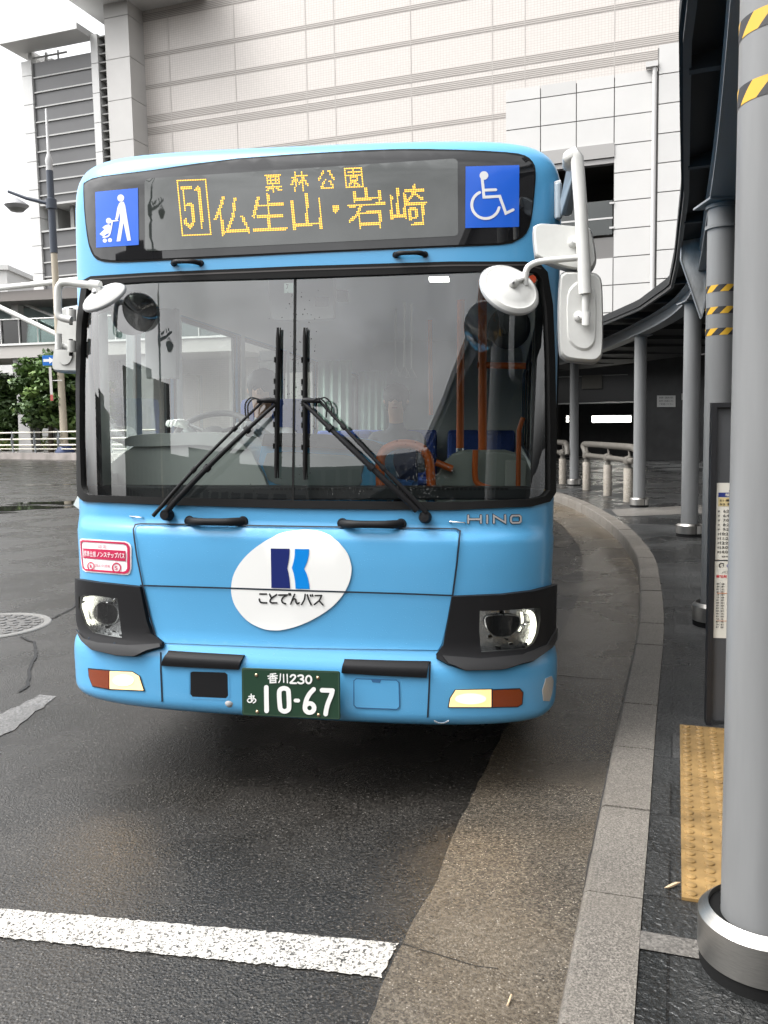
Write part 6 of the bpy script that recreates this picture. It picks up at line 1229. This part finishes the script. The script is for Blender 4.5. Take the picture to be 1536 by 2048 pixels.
ta = W3(0, 0, np.array([0, 0, 0])); tb = empty('terminal_hall', (4, -14, 0), 'dark low terminal hall behind the platform, seen mirrored in the windscreen', 'building')
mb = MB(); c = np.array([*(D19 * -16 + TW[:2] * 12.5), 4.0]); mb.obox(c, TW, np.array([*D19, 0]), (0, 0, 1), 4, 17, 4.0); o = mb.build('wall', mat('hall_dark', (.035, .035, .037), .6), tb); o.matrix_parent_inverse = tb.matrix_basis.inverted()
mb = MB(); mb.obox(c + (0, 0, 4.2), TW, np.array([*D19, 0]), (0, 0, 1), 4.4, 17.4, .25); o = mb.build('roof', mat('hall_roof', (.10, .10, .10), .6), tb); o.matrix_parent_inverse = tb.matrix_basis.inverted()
# lamp with birds behind the photographer, mirrored in both panes
LB = np.array([-1.0, 3.95, 0]) + np.array([-.672, -.740, 0]) * 50
LD = np.array([.74, -.67, 0])
lamp_post((LB[0], LB[1], 0), 0, 1, 'street_lamp', 'lamp post with perched birds behind the photographer, mirrored in the bus glass', None, tuple(LD))
rg = random.Random(6)
for k, t in enumerate((.5, .8, 1.05, 1.7, 2.2)):
    b = LB + LD * t + np.array([0, 0, 16.2 + .3 * t * .8]); f = LD * rg.choice((-1, 1)); bird = MB()
    bird.lathe(b + np.array([0, 0, .16]) - f * .16, [(0, -.02), (.05, .02), (.085, .12), (.075, .22), (.045, .30), (.05, .34), (.045, .39), (.015, .42), (.008, .47), (0, .48)], 10, axis=f * .8 + np.array([0, 0, .55])); bird.obox(b + np.array([0, 0, .10]) - f * .24, f, np.cross(f, (0, 0, 1)), (0, 0, 1), .13, .04, .012)
    for s in (-.03, .03): bird.tube([b + np.cross(f, (0, 0, 1)) * s, b + np.cross(f, (0, 0, 1)) * s + np.array([0, 0, .12])], .008, 5)
    tag(bird.build('bird', mat('bird_black', (.015, .015, .016), .6), smooth=60), 'black bird perched on the mirrored lamp arm, %s from the pole' % ('first', 'second', 'third', 'fourth', 'fifth')[k], 'bird', 'birds on the mirrored lamp arm')
def office(cx, cy, wx, wy, h, ang, col, label):
    a = math.radians(ang); X, Y = np.array([math.cos(a), math.sin(a), 0]), np.array([-math.sin(a), math.cos(a), 0]); e = empty('office_block', (cx, cy, 0), label, 'building', 'office blocks mirrored in the bus glass'); c = np.array([cx, cy, 0])
    mb = MB(); mb.obox(c + (0, 0, h / 2), X, Y, (0, 0, 1), wx / 2, wy / 2, h / 2); mb.obox(c + (0, 0, h + .8), X, Y, (0, 0, 1), wx / 5, wy / 4, .8)
    o = mb.build('wall', mat('office_%s' % int(col * 100), (col, col, col * .98), .6), e); o.matrix_parent_inverse = e.matrix_basis.inverted()
    mb = MB(); n = int(wx / 2.4); m_ = int(h / 3.2)
    for i in range(n):
        for j in range(m_): mb.obox(c - X * wx / 2 + X * (i + .5) * wx / n + Y * (wy / 2 + .02) + np.array([0, 0, 1.9 + j * 3.2]), X, Y, (0, 0, 1), .85, .03, .9)
    o = mb.build('window_grid', mat('office_glass', (.03, .035, .04), .1, spec=.8), e); o.matrix_parent_inverse = e.matrix_basis.inverted()
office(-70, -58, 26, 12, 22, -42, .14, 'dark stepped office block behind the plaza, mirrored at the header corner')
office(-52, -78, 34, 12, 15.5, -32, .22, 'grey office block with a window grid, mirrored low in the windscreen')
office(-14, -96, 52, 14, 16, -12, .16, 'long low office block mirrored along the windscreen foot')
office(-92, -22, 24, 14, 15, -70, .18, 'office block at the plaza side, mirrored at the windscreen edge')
